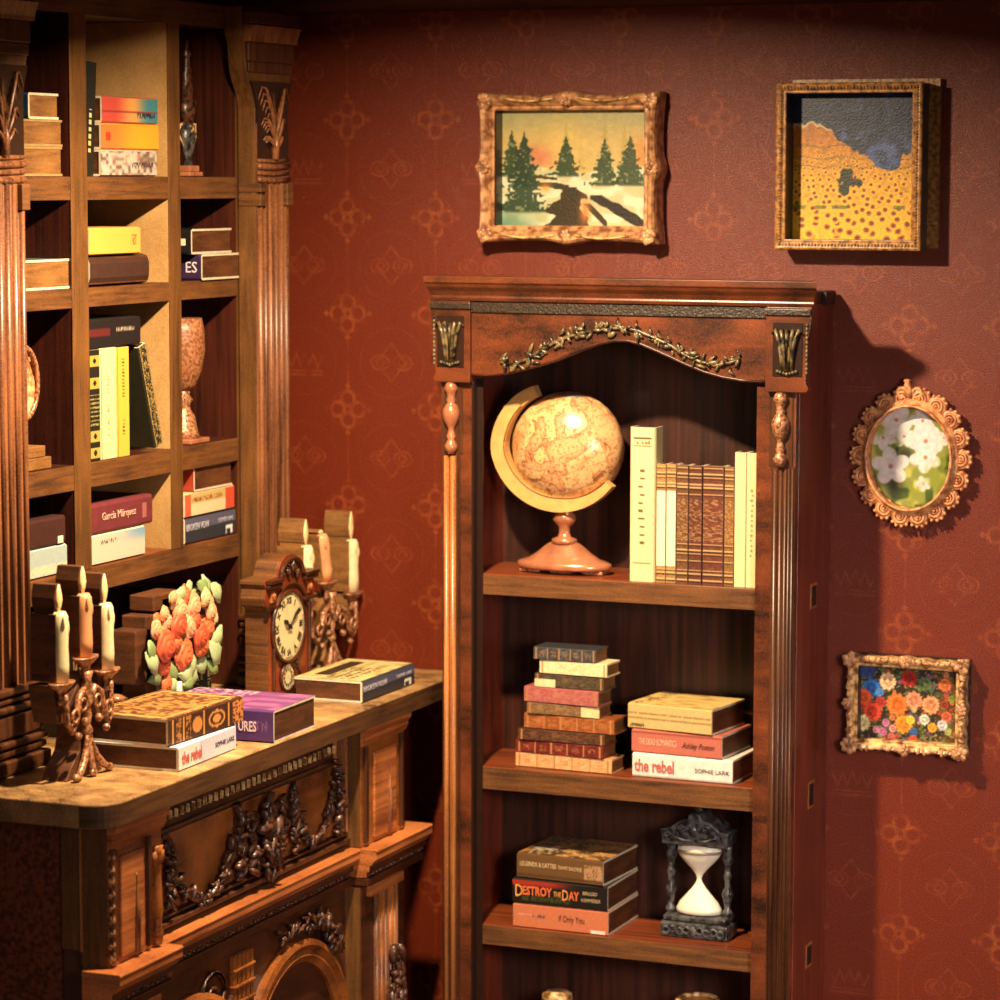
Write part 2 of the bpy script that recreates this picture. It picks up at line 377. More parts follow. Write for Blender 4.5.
# ------------------------------------------------------------ books
STAND = Matrix(((0, 0, 1, 0), (0, 1, 0, 0), (-1, 0, 0, 0), (0, 0, 0, 1)))
def book(label, group, cover, L, T, D, loc, rz=0, stand=False, pages='burnt', texts=(), bands=(), art=None, lean=0, edge='white', topart=None, round_spine=0.0, name='book', face='spine'):
    """lying: length on x, spine at y=0 facing -y, thickness z. stand: spine upright"""
    t = thing(name, label, 'book', loc, rz, group)
    if lean: t.rotation_euler = (0, lean, rz)
    c = min(0.0055, T * 0.13)
    TM = Matrix.Translation((-T / 2, 0, L / 2)) @ STAND if stand else Matrix.Identity(4)
    b = MB(); h = L / 2
    r = round_spine or 0.10 * T
    prof = [(D, 0), (D, c), (c, c), (c, T - c), (D, T - c), (D, T), (r, T), (r * 0.3, T - r * 0.3), (0, T - r), (0, r), (r * 0.3, r * 0.3), (r, 0)]
    A = [b.bm.verts.new(TM @ Vector((-h, y, z))) for y, z in prof]; B = [b.bm.verts.new(TM @ Vector((h, y, z))) for y, z in prof]
    n = len(prof)
    for i in range(n):
        b.mi = 0; b._f([A[i], B[i], B[(i + 1) % n], A[(i + 1) % n]])
    b.mi = 1 if edge else 0
    for R_, fl in ((A, 0), (B, 1)):
        for q in ((0, 1, 2, 11), (2, 3, 8, 9), (3, 4, 5, 6), (3, 6, 7, 8), (2, 9, 10, 11)):
            b._f([R_[i] for i in q])
    ce = cmat((0.84, 0.78, 0.66)) if edge == 'white' else (edge or cover)
    b.build('cover', [cover, ce], t, local=True)
    p = MB(); p.box(-h + 0.002, h - 0.002, c * 0.9, D - 0.004, c * 0.9, T - c * 0.9, M=TM); p.build('pages', M[pages] if isinstance(pages, str) else pages, t, local=True)
    for (x0, x1, z0, z1, col) in bands:
        p = MB(); p.box(x0 * L - h, x1 * L - h, -0.0012, 0.004, z0 * T, z1 * T, M=TM); p.build('spine_band', cmat(col) if isinstance(col, tuple) else col, t, local=True)
    for tx in texts:
        s, size, wid, cx, cz, col = tx[:6]; kw = tx[6] if len(tx) > 6 else {}
        me = text_mesh(s, size * T, width=wid * L if wid else None, **kw)
        for v in me.vertices:
            v.co = TM @ Vector((v.co.x + cx * L - h, -0.0014 - v.co.z, v.co.y + cz * T))
        me.materials.append(cmat(col) if isinstance(col, tuple) else col)
        o = bpy.data.objects.new('title', me); COL.objects.link(o); o.parent = t
    if art:
        painted('spine_print', (TM @ Vector((-h, -0.0007, r * 0.5))), (TM.to_3x3() @ Vector((L, 0, 0))), (TM.to_3x3() @ Vector((0, 0, T - r))), 150, 14, art, M['print'], t, local=True)
    if topart:
        painted('front_cover_print', (-h, r, T + 0.0007), (L, 0, 0), (0, D - r, 0), 60, 44, topart, M['print'], t, local=True)
    return t

# ============================================================ THE SETTING
b = MB(); b.box(-0.80, 3.6, 0, 0.06, -0.16, 2.9); struct('wall_back', b, M['wallpaper'])
b = MB(); b.box(-0.86, -0.80, -2.6, 0.06, -0.16, 2.9); struct('wall_left', b, M['wallpaper'])
b = MB(); b.box(-0.86, 3.6, -3.4, 0.06, -0.22, -0.16); struct('floor', b, M['floorw'])
b = MB(); b.box(-0.86, 3.6, -2.3, 0.06, 2.84, 2.9); struct('ceiling', b, M['ceil'])
b = MB(); b.prism([(-0.001, 2.84), (-0.05, 2.84), (-0.045, 2.82), (-0.02, 2.802), (-0.001, 2.795)], -0.62, 3.6, 'x'); struct('trim_1', b, M['ceil'])

# ============================================================ BOOKCASE (against the back wall)
def garland(mb, pts, r, n, rnd, axis, jit=1.0, sub=1, thick=0.6):
    """little leaves / buds strung along a polyline; axis = outward direction index (0 x, 1 y)"""
    P = [Vector(p) for p in pts]; seg = [(P[i + 1] - P[i]).length for i in range(len(P) - 1)]; tot = sum(seg)
    for k in range(n):
        d = tot * (k + 0.5) / n; i = 0
        while i < len(seg) - 1 and d > seg[i]: d -= seg[i]; i += 1
        p = P[i].lerp(P[i + 1], d / seg[i]); rr = r * rnd.uniform(0.5, 1.15)
        off = Vector([rnd.uniform(-1, 1) * r * jit for _ in range(3)]); off[axis] = abs(off[axis]) * 0.4 * (1 if axis == 0 else -1)
        R = Matrix.Rotation(rnd.uniform(0, PI), 3, 'XYZ'[axis])
        sc = [rr * rnd.uniform(1.0, 2.0), rr * rnd.uniform(0.5, 0.8), rr * rnd.uniform(0.35, 0.65)]
        if axis == 0: sc = [sc[1] * thick, sc[0], sc[2]]
        else: sc = [sc[0], sc[1] * thick, sc[2]]
        mb.blob(p + off, sc, sub, M=R)
rnd = random.Random(5)
bc = thing('bookcase', 'tall reddish wooden bookcase with arched carved top against patterned wall', 'bookcase', (0.555, -0.14, -0.16))
YF = -0.31
for x0, x1 in ((0.085, 0.12), (0.985, 1.03)):
    b = MB(); b.box(x0, x1, -0.285, -0.005, -0.16, 2.035); b.build('side_panel', M['red'], bc, bevel=0.002)
b = MB(); b.box(0.12, 0.985, -0.025, -0.008, -0.16, 2.03); b.build('back_panel', M['back'], bc)
b = MB(); b.box(0.085, 1.03, -0.285, -0.005, 2.036, 2.065); b.build('top_panel', M['darkred'], bc)
for zt, th in ((1.318, 0.056), (0.805, 0.062), (0.378, 0.054), (-0.06, 0.055)):
    b = MB(); b.box(0.121, 0.984, -0.279, -0.026, zt - th, zt); sh = b.build('shelf', M['shelfwood'], bc, bevel=0.003)
    b = MB(); b.box(0.1215, 0.9835, -0.2830, -0.2785, zt - th + 0.002, zt - 0.002); b.build('front_edge', M['edge'], sh)
    # tenon ends showing in the right side
    b = MB(); b.box(1.026, 1.0315, -0.172, -0.118, zt - th - 0.004, zt + 0.004); b.build('tenon_rim', M['flute'], bc)
    b = MB(); b.box(1.027, 1.0325, -0.166, -0.126, zt - th + 0.002, zt - 0.003); b.build('tenon', M['ink'], bc)
b = MB(); b.box(0.1525, 0.171, -0.2855, -0.2835, -0.155, 1.83); b.build('inner_reveal', M['frameside'], bc)
# front stiles
for x0, x1, side in ((0.067, 0.153, 0), (0.925, 1.028, 1)):
    b = MB(); b.box(x0, x1, YF, -0.286, -0.16, 1.835); st = b.build('stile', M['carved'], bc, bevel=0.0015)
    if side == 0:
        b = MB(); b.box(0.149, 0.1545, YF - 0.0005, -0.2855, -0.16, 1.82); b.build('dark_edge', M['frameside'], st)
        b = MB(); b.box(0.0672, 0.118, YF - 0.002, YF + 0.001, -0.16, 1.635); b.build('pilaster_ground', M['flutedark'], st)
        fl = [(0.079, 0.0075), (0.097, 0.0085)]; cx = 0.094
        b = MB(); b.box(0.110, 0.114, YF - 0.004, YF, -0.16, 1.82); b.build('beading', M['deskdark'], st)
    else:
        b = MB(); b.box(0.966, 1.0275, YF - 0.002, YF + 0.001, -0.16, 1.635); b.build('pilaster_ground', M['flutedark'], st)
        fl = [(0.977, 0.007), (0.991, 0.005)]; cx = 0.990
        b = MB()
        for xx in (1.003, 1.0125, 1.022): b.tube([(xx, YF - 0.002, -0.16), (xx, YF - 0.002, 1.63)], 0.004, 6)
        b.build('dark_flute', M['flutedark'], st, smooth=True)
    for xx, rr in fl:
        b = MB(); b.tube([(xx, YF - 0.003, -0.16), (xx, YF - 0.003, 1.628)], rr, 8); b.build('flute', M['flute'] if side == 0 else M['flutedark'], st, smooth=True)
    b = MB(); b.box(cx - 0.03, cx + 0.03, YF - 0.003, YF + 0.001, 1.635, 1.825); b.build('column_ground', M['flutedark'], st)
    prof = [(0.010, 1.635), (0.016, 1.645), (0.018, 1.655), (0.012, 1.665), (0.009, 1.672), (0.013, 1.680), (0.009, 1.688), (0.008, 1.70), (0.013, 1.708), (0.020, 1.722), (0.023, 1.738), (0.022, 1.75), (0.015, 1.762), (0.010, 1.768), (0.013, 1.776), (0.010, 1.784), (0.014, 1.795), (0.019, 1.805), (0.015, 1.815), (0.011, 1.824)]
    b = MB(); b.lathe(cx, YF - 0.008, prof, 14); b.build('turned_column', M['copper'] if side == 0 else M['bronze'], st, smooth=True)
# capitals
for x0, x1 in ((0.044, 0.153), (0.953, 1.068)):
    out = [(x0 + 0.008, 1.822), (x0 + 0.004, 1.832), (x0 + 0.012, 1.845)]
    w = x1 - x0
    lft = [(x0 + 0.010, 1.86), (x0 + 0.004, 1.90), (x0 + 0.006, 1.95), (x0 - 0.002, 1.99), (x0 - 0.004, 2.034)]
    rgt = [(x1, 2.034), (x1, 1.822)] if x0 < 0.5 else [(x1 + 0.004, 2.034), (x1 + 0.002, 1.99), (x1 - 0.006, 1.95), (x1 - 0.004, 1.90), (x1 - 0.010, 1.86), (x1 - 0.010, 1.845), (x1 - 0.002, 1.832), (x1 - 0.008, 1.822)]
    if x0 > 0.5: out = [(x0, 1.822)]; lft = [(x0, 2.034)]
    b = MB(); b.prism(out + lft + rgt, YF - 0.022, YF + 0.01); cp = b.build('capital', M['carved'], bc, bevel=0.002)
    c = (x0 + x1) / 2
    b = MB(); b.box(c - 0.038, c + 0.038, YF - 0.0245, YF - 0.02, 1.862, 1.995); b.build('recess_shade', M['frameside'], cp)  # proud dark plate; the shade of a hollow is put into its colour
    b = MB()
    for k in (-2, -1, 0, 1, 2):
        pts = [(c + k * 0.006, YF - 0.028, 1.875), (c + k * 0.007, YF - 0.031, 1.91), (c + k * 0.010, YF - 0.031, 1.95), (c + k * 0.0155, YF - 0.030, 1.978), (c + k * 0.018 + 0.003 * (k > 0) - 0.003 * (k < 0), YF - 0.028, 1.968)]
        b.tube(pts, [0.004, 0.005, 0.0055, 0.005, 0.003], 6)
    for k in range(-3, 4): b.blob((c + k * 0.008, YF - 0.028, 1.868 + 0.002 * abs(k)), 0.005)
    for k in range(12):
        zz = 1.87 + k * 0.011; b.blob((x0 + 0.008 if x0 < 0.5 else x1 - 0.008, YF - 0.022, zz), (0.004, 0.005, 0.006))
    b.build('acanthus_leaf', M['antique'], cp, smooth=True)
    b = MB(); b.box(x0 - 0.003, x1 + 0.003, YF - 0.028, YF - 0.018, 2.012, 2.03); b.build('moulding', M['darkmould'], cp, bevel=0.003)
# arched frieze
arch = [(0.153, 1.838), (0.20, 1.838), (0.25, 1.845), (0.30, 1.857), (0.345, 1.869), (0.39, 1.883), (0.43, 1.899), (0.47, 1.915), (0.51, 1.928), (0.55, 1.936), (0.585, 1.936), (0.62, 1.928), (0.66, 1.913), (0.70, 1.897), (0.74, 1.880), (0.79, 1.862), (0.84, 1.850), (0.89, 1.843), (0.953, 1.842)]
b = MB(); b.prism(arch + [(0.953, 2.034), (0.153, 2.034)], YF - 0.012, YF + 0.014); fr = b.build('arched_frieze', M['carved'], bc, bevel=0.002)
b = MB(); b.tube([(x, YF - 0.013, z + 0.005) for x, z in arch], 0.004, 6); b.build('arch_bead', M['deskdark'], fr, smooth=True)
b = MB(); b.box(0.153, 0.953, YF - 0.018, YF - 0.011, 2.004, 2.034); b.build('dark_moulding', M['darkmould'], fr, bevel=0.002)
b = MB()
gl = [(0.235, 1.878), (0.275, 1.872), (0.315, 1.888), (0.355, 1.915), (0.40, 1.938), (0.45, 1.955), (0.50, 1.966), (0.56, 1.972), (0.61, 1.968), (0.655, 1.950), (0.70, 1.932), (0.74, 1.908), (0.78, 1.892), (0.82, 1.884), (0.86, 1.892), (0.885, 1.905)]
g3 = [(x, YF - 0.016, z) for x, z in gl]
b.tube(g3, 0.0045, 6)
garland(b, g3, 0.0100, 96, rnd, 1, jit=1.5)
for (x, z, s) in ((0.245, 1.89, 1), (0.34, 1.925, 1), (0.40, 1.965, 1), (0.455, 1.982, 1), (0.52, 1.985, 1), (0.57, 1.992, -1), (0.62, 1.985, -1), (0.68, 1.962, -1), (0.735, 1.93, -1), (0.87, 1.875, -1)):
    b.tube([(x, YF - 0.014, z - 0.016), (x + 0.012 * s, YF - 0.020, z - 0.004), (x + 0.010 * s, YF - 0.018, z + 0.008)], [0.003, 0.005, 0.002], 5)
b.build('carved_garland', M['antique'], fr, smooth=True)
# cornice
pr = [(YF + 0.01, 2.034), (YF - 0.024, 2.034), (YF - 0.028, 2.042), (YF - 0.026, 2.048), (YF - 0.033, 2.060), (YF - 0.043, 2.070), (YF - 0.047, 2.078), (YF - 0.052, 2.082), (YF - 0.052, 2.098), (YF + 0.01, 2.099)]
b = MB()
prs = [(0.030, 1.090, 1.0)]
A = []; n = len(pr)
for side in (0, 1):
    ring = []
    for y, z in pr:
        k = (YF + 0.01 - y)
        x = (0.056 - k * 0.36) if side == 0 else (1.060 + k * 0.52)
        if z < 2.04: x = 0.040 if side == 0 else 1.074
        ring.append(b.bm.verts.new((x, y, z)))
    A.append(ring)
b._f(A[0]); b._f(list(reversed(A[1])))
for i in range(n): b._f([A[0][i], A[1][i], A[1][(i + 1) % n], A[0][(i + 1) % n]])
b.build('cornice', M['carved'], bc, bevel=0.0015)
b = MB(); b.box(1.031, 1.040, -0.10, -0.02, 2.03, 2.064); b.build('corner_block', M['ink'], bc)

# ============================================================ DESK (sideboard under the left shelves)
rnd = random.Random(11)
dk = thing('sideboard', 'dark carved wooden sideboard with drawer front and honey coloured top along left wall', 'sideboard', (-0.40, -0.95, -0.16))
# top with rounded near corner
R_ = 0.07
tp = [(-0.795, -0.006), (-0.001, -0.006)] + [(-R_ + R_ * math.cos(a) - 0.001, -1.95 + R_ - R_ * math.sin(a)) for a in [i * PI / 16 for i in range(9)]] + [(-0.795, -1.95)]
b = MB(); b.prism(tp, 0.950, 1.004, 'z'); b.build('desktop', M['desktop'], dk, bevel=0.003)
b = MB(); tp2 = [(x + (0.0012 if x > -0.7 else 0), y - 0.0012 * (y < -1.9)) for x, y in tp[1:-1]]
A = [b.bm.verts.new((x, y, 0.9525)) for x, y in tp2]; B = [b.bm.verts.new((x, y, 1.0005)) for x, y in tp2]
A2 = [b.bm.verts.new((x - 0.003, y + 0.002, 0.9525)) for x, y in tp2]; B2 = [b.bm.verts.new((x - 0.003, y + 0.002, 1.0005)) for x, y in tp2]
for i in range(len(tp2) - 1):
    b._f([A[i], A[i + 1], B[i + 1], B[i]]); b._f([A2[i], B2[i], B2[i + 1], A2[i + 1]]); b._f([A[i], A2[i], A2[i + 1], A[i + 1]]); b._f([B[i], B[i + 1], B2[i + 1], B2[i]])
b._f([A[0], B[0], B2[0], A2[0]]); b._f([A[-1], A2[-1], B2[-1], B[-1]])
b.build('top_edge', M['edge_dark'], dk)
b = MB(); b.box(-0.79, -0.10, -1.885, -0.36, -0.16, 0.949); b.build('carcass', M['deskdark'], dk)
b = MB(); b.box(-0.79, -0.155, -1.890, -1.886, -0.16, 0.948); b.build('side_panel', M['leather'], dk)
b = MB(); b.box(-0.150, -0.097, -1.898, -1.886, 0.665, 0.948); b.box(-0.097, -0.0315, -1.900, -1.84, -0.16, 0.948); b.build('corner_post', M['edge_v'], dk, bevel=0.002)
b = MB(); b.box(-0.100, -0.094, -1.903, -1.899, 0.665, 0.948); b.build('post_bead', M['flute'], dk)
# pilasters upper: face x=-0.03
FX = -0.030
def face_pil(y0, y1, z0, z1, far):
    b = MB(); b.box(-0.098, FX, y0, y1, z0, z1); p = b.build('pilaster', M['deskred'] if far == 0 else M['deskpanel'], dk, bevel=0.0015)
    b = MB(); b.box(-0.0975, FX - 0.002, y0 - 0.002, y0 + 0.001, z0 + 0.002, z1 - 0.002); b.build('side_edge', M['edge_v'], p)
    w = y1 - y0
    # small crown moulding
    b = MB(); b.prism([(FX - 0.001, 0.948), (FX + 0.022, 0.948), (FX + 0.020, 0.935), (FX + 0.012, 0.925), (FX + 0.012, 0.915), (FX + 0.004, 0.90), (FX - 0.001, 0.898)], y0 - 0.002, y1 + 0.002, 'y'); b.build('crown_moulding', M['deskred'], p)
    # frame + raised centre panel
    for a, c in ((y0 + 0.012 * far, y0 + 0.03), (y1 - 0.075 if far == 0 else y1 - 0.035, y1 - 0.06 if far == 0 else y1 - 0.02)):
        b = MB(); b.box(FX - 0.001, FX + 0.010, a, c, z0 + 0.01, 0.895); b.build('upright_moulding', M['flutedark'], p, bevel=0.003)
    pa, pc = (y0 + 0.045, y1 - 0.09) if far == 0 else (y0 + 0.07, y1 - 0.06)
    b = MB(); b.box(FX - 0.001, FX + 0.007, pa, pc, z0 + 0.012, 0.875); b.build('raised_panel', M['deskred'], p, bevel=0.005)
    b = MB(); cy = pa * 0.35 + pc * 0.65
    b.tube([(FX + 0.006, cy, z0 + 0.012), (FX + 0.010, cy, z0 + 0.10), (FX + 0.007, cy, z0 + 0.19)], [0.009, 0.007, 0.002], 8); b.build('centre_rib', M['pil'], p, smooth=True)
    if far == 0:
        b = MB(); cy = y1 - 0.03
        b.box(FX - 0.001, FX + 0.012, y1 - 0.05, y1 - 0.008, z1 - 0.125, z1 - 0.095)
        b.lathe(FX + 0.003, cy, [(0.012, z0 + 0.005), (0.016, z0 + 0.03), (0.010, z0 + 0.05), (0.015, z0 + 0.08), (0.012, z0 + 0.15), (0.010, z0 + 0.19), (0.016, z0 + 0.2), (0.012, z0 + 0.215), (0.017, z0 + 0.23)], 10); b.build('turned_baluster', M['deskpanel'], p, smooth=True)
        b = MB()
        for k in range(9): b.blob((FX + 0.002, y0 + 0.008, z0 + 0.02 + k * 0.028), (0.012, 0.012, 0.013 if k % 3 else 0.02))
        b.build('carved_edge', M['bronze'], p, smooth=True)
    return p
face_pil(-1.900, -1.662, 0.635, 0.948, 0)
face_pil(-0.612, -0.345, 0.635, 0.948, 1)
# recessed drawer front
PX = -0.078
dr = MB(); dr.box(-0.099, PX, -1.658, -0.616, 0.636, 0.948); dr = dr.build('drawer', M['deskdark'], dk)
b = MB(); b.box(PX - 0.001, PX + 0.004, -1.60, -0.66, 0.68, 0.86); b.build('amber_field', M['deskpanel'], dr, bevel=0.002)
b = MB()
for (y0, y1, z0, z1, t) in ((-1.655, -0.618, 0.925, 0.948, 0.02), (-1.655, -0.618, 0.865, 0.875, 0.010), (-1.655, -0.618, 0.650, 0.662, 0.022), (-1.655, -0.618, 0.668, 0.675, 0.014)):
    b.box(PX - 0.001, PX + t, y0, y1, z0, z1)
b.build('drawer_moulding', M['flutedark'], dr, bevel=0.003)
for k, t in ((0, 0.018), (1, 0.013), (2, 0.020), (3, 0.010)):
    b = MB(); b.box(PX - 0.001, PX + t, -0.632 - 0.016 * k, -0.625 - 0.016 * k, 0.676, 0.924); b.build('pale_bead', M['pil'] if k % 2 == 0 else M['flute'], dr, bevel=0.002)
b = MB(); b.box(PX + 0.0005, PX + 0.0048, -1.635, -0.655, 0.8925, 0.8935)
for k in range(36):
    y = -1.63 + k * 0.0277; b.box(PX + 0.003, PX + 0.010, y, y + 0.007, 0.892, 0.912)
b.build('dentil_row', M['giltpale'], dr, bevel=0.002)
b = MB()
def swag(y0, y1, zt, sag, n, r):
    pts = [(PX + 0.016, y0 + (y1 - y0) * k / 12, zt - sag * (1 - (2 * k / 12 - 1) ** 2)) for k in range(13)]
    b.tube(pts, r * 0.55, 6); garland(b, pts, r, n, rnd, 0, jit=0.9, thick=1.3)
swag(-1.57, -1.24, 0.80, 0.125, 62, 0.014); swag(-0.94, -0.70, 0.82, 0.125, 52, 0.013)
for y in (-1.585, -1.235, -0.95, -0.69):
    pts = [(PX + 0.018, y, 0.865), (PX + 0.026, y, 0.80), (PX + 0.02, y + 0.004, 0.69)]; garland(b, pts, 0.015, 26, rnd, 0, jit=0.8, thick=1.4)
# centre cartouche with leaf scrolls
garland(b, [(PX + 0.02, -1.09, 0.84), (PX + 0.03, -1.09, 0.68)], 0.026, 34, rnd, 0, jit=1.1, thick=1.1)
for sgn in (-1, 1):
    for zz, rr in ((0.80, 0.03), (0.745, 0.026), (0.70, 0.022)):
        b.tube([(PX + 0.016, -1.09 + sgn * (0.03 + rr * (1 - math.cos(a))), zz + rr * math.sin(a)) for a in [i * PI / 5 for i in range(8)]], 0.006, 5)
    garland(b, [(PX + 0.02, -1.09 + sgn * 0.10, 0.84), (PX + 0.02, -1.09 + sgn * 0.06, 0.70)], 0.016, 20, rnd, 0, thick=1.2)
b.build('carved_swag', M['carving'], dr, smooth=True)
# belt moulding, breaking forward over the pilasters
def belt(y0, y1, base):
    pf = [(base - 0.06, 0.634), (base + 0.034, 0.634), (base + 0.038, 0.629), (base + 0.035, 0.625), (base + 0.036, 0.608), (base + 0.028, 0.602), (base + 0.022, 0.592), (base + 0.016, 0.590), (base + 0.014, 0.574), (base + 0.008, 0.572), (base + 0.006, 0.558), (base - 0.06, 0.556)]
    b = MB(); b.prism(pf, y0, y1, 'y'); m_ = b.build('belt_moulding', M['deskred'], dk, bevel=0.0015)
    b = MB(); n = int((y1 - y0) / 0.022)
    for k in range(n): b.blob((base + 0.010, y0 + 0.012 + k * 0.022, 0.566), (0.006, 0.008, 0.006))
    b.build('bead_row', M['carving'], m_, smooth=True)
    b = MB(); b.box(base - 0.055, base + 0.012, y0 + 0.001, y1 - 0.001, 0.535, 0.556); b.box(base - 0.055, base + 0.018, y0 + 0.001, y1 - 0.001, 0.574, 0.589); b.build('dark_fillet', M['deskdark'], m_, bevel=0.003)
belt(-1.655, -0.618, -0.066); belt(-1.940, -1.6555, -0.016); belt(-0.6175, -0.262, -0.020)
# lower stage
def low_pil(y0, y1):
    b = MB(); b.box(-0.098, FX, y0, y1, -0.16, 0.533); p = b.build('lower_pilaster', M['deskdark'], dk, bevel=0.0015)
    b = MB(); b.box(-0.0975, FX - 0.002, y0 - 0.002, y0 + 0.001, -0.155, 0.53); b.build('side_edge', M['edge_v'], p)
    cy = (y0 + y1) / 2 + 0.01
    for k in range(5):
        b = MB(); b.tube([(FX + 0.004, cy - 0.06 + k * 0.028, -0.15), (FX + 0.004, cy - 0.06 + k * 0.028, 0.50)], 0.010, 8); b.build('flute', M['deskpanel'] if k % 2 else M['pil'], p, smooth=True)
    b = MB(); b.box(FX - 0.001, FX + 0.014, y0 + 0.03, y1 - 0.03, 0.50, 0.53); b.build('capital_band', M['deskred'], p, bevel=0.003)
    b = MB(); garland(b, [(FX + 0.02, cy + 0.01, 0.32), (FX + 0.03, cy, 0.20), (FX + 0.02, cy, 0.12)], 0.020, 46, rnd, 0, jit=1.7, thick=1.0); b.build('grape_cluster', M['carving'], p, smooth=True)
low_pil(-0.612, -0.345); low_pil(-1.90, -1.662)
LP = -0.075
b = MB(); b.box(-0.099, LP, -1.66, -0.614, -0.16, 0.533); lw = b.build('lower_door', M['deskdark'], dk)
for cyy in (-0.92, -1.47):
    b = MB(); ring = []
    for rr, x in ((0.33, LP), (0.33, LP + 0.02), (0.315, LP + 0.026), (0.30, LP + 0.016), (0.288, LP + 0.022), (0.27, LP + 0.010), (0.27, LP)):
        ring.append([b.bm.verts.new((x, cyy + rr * 0.92 * math.cos(a), 0.13 + rr * math.sin(a))) for a in [PI * i / 28 for i in range(29)]])
    for i in range(len(ring) - 1):
        for k in range(28): b._f([ring[i][k], ring[i][k + 1], ring[i + 1][k + 1], ring[i + 1][k]])
    b._f([r[0] for r in ring]); b._f([r[-1] for r in reversed(ring)])
    b.build('arch_moulding', M['deskpanel'], lw, smooth=False)
b = MB()
garland(b, [(LP + 0.012, -0.80, 0.50), (LP + 0.02, -0.74, 0.44), (LP + 0.012, -0.68, 0.40)], 0.018, 34, rnd, 0, jit=1.5, thick=1)
garland(b, [(LP + 0.012, -1.02, 0.49), (LP + 0.02, -0.90, 0.50), (LP + 0.012, -0.82, 0.49)], 0.014, 26, rnd, 0, jit=1.2, thick=1)
for s in range(3):
    b.tube([(LP + 0.015, -1.36 + (0.012 + 0.006 * a) * math.cos(a), 0.43 + (0.012 + 0.006 * a) * math.sin(a)) for a in [i * PI / 5 + s * 2 * PI / 3 for i in range(14)]], 0.006, 5)
b.build('carved_foliage', M['carving'], lw, smooth=True)
b = MB()
for k in range(5): b.box(LP - 0.001, LP + 0.014, -1.255 + k * 0.022, -1.241 + k * 0.022, -0.15, 0.50)
for k in range(6): b.box(LP - 0.001, LP + 0.018, -1.258, -1.15, 0.46 - k * 0.04, 0.468 - k * 0.04)
b.build('lattice_pilaster', M['deskpanel'], lw, bevel=0.003)

# ============================================================ UPPER SHELVES (left)
US = -0.46; UB = -0.76
hu = thing('wall_shelving', 'tall open brown shelving with fluted columns standing over the sideboard', 'shelving', (-0.6, -1.0, 1.006))
b = MB(); b.box(UB - 0.02, UB, -1.60, -0.38, 1.006, 2.79); b.build('back_panel', M['back'], hu)
for y0, y1, nm in ((-1.60, -1.545, 'side_panel'), (-0.454, -0.38, 'side_panel')):
    b = MB(); b.box(UB, US - 0.003, y0, y1, 1.006, 2.79); b.build(nm, M['darkred'], hu)
    b = MB(); b.box(US - 0.0025, US, y0, y1, 1.006, 2.79); b.build('front_edge', M['edge_v'], hu)
for y0, y1, k in ((-1.298, -1.222, 0), (-0.822, -0.762, 1)):
    b = MB(); b.box(UB, US - 0.001, y0 + 0.001, y1, 1.410, 2.735); d = b.build('divider', M['mdf'] if k else M['darkred'], hu)
    b = MB(); b.box(US - 0.0008, US + 0.003, y0, y1, 1.410, 2.735); b.build('front_edge', M['edge_v'], d, bevel=0.0015)
for zt, zb in ((2.352, 2.296), (2.088, 2.041), (1.668, 1.607), (1.413, 1.353)):
    for y0, y1 in ([(-1.545, -1.298), (-1.222, -0.822), (-0.762, -0.454)] if zt > 1.5 else [(-1.545, -0.454)]):
        b = MB(); b.box(UB, US - 0.0012, y0 + 0.0005, y1 - 0.0005, zb, zt); sh = b.build('shelf', M['shelfwood'] if zt < 1.5 else M['darkred'], hu)
        b = MB(); b.box(US - 0.001, US + 0.0015, y0 + 0.0005, y1 - 0.0005, zb, zt - 0.001); b.build('front_edge', M['edge'], sh, bevel=0.0015)
b = MB(); b.box(UB, US, -1.545, -0.454, 2.735, 2.79); t_ = b.build('top_board', M['darkred'], hu)
b = MB(); b.box(US + 0.0005, US + 0.004, -1.545, -0.454, 2.733, 2.79); b.build('front_edge', M['edge'], t_)
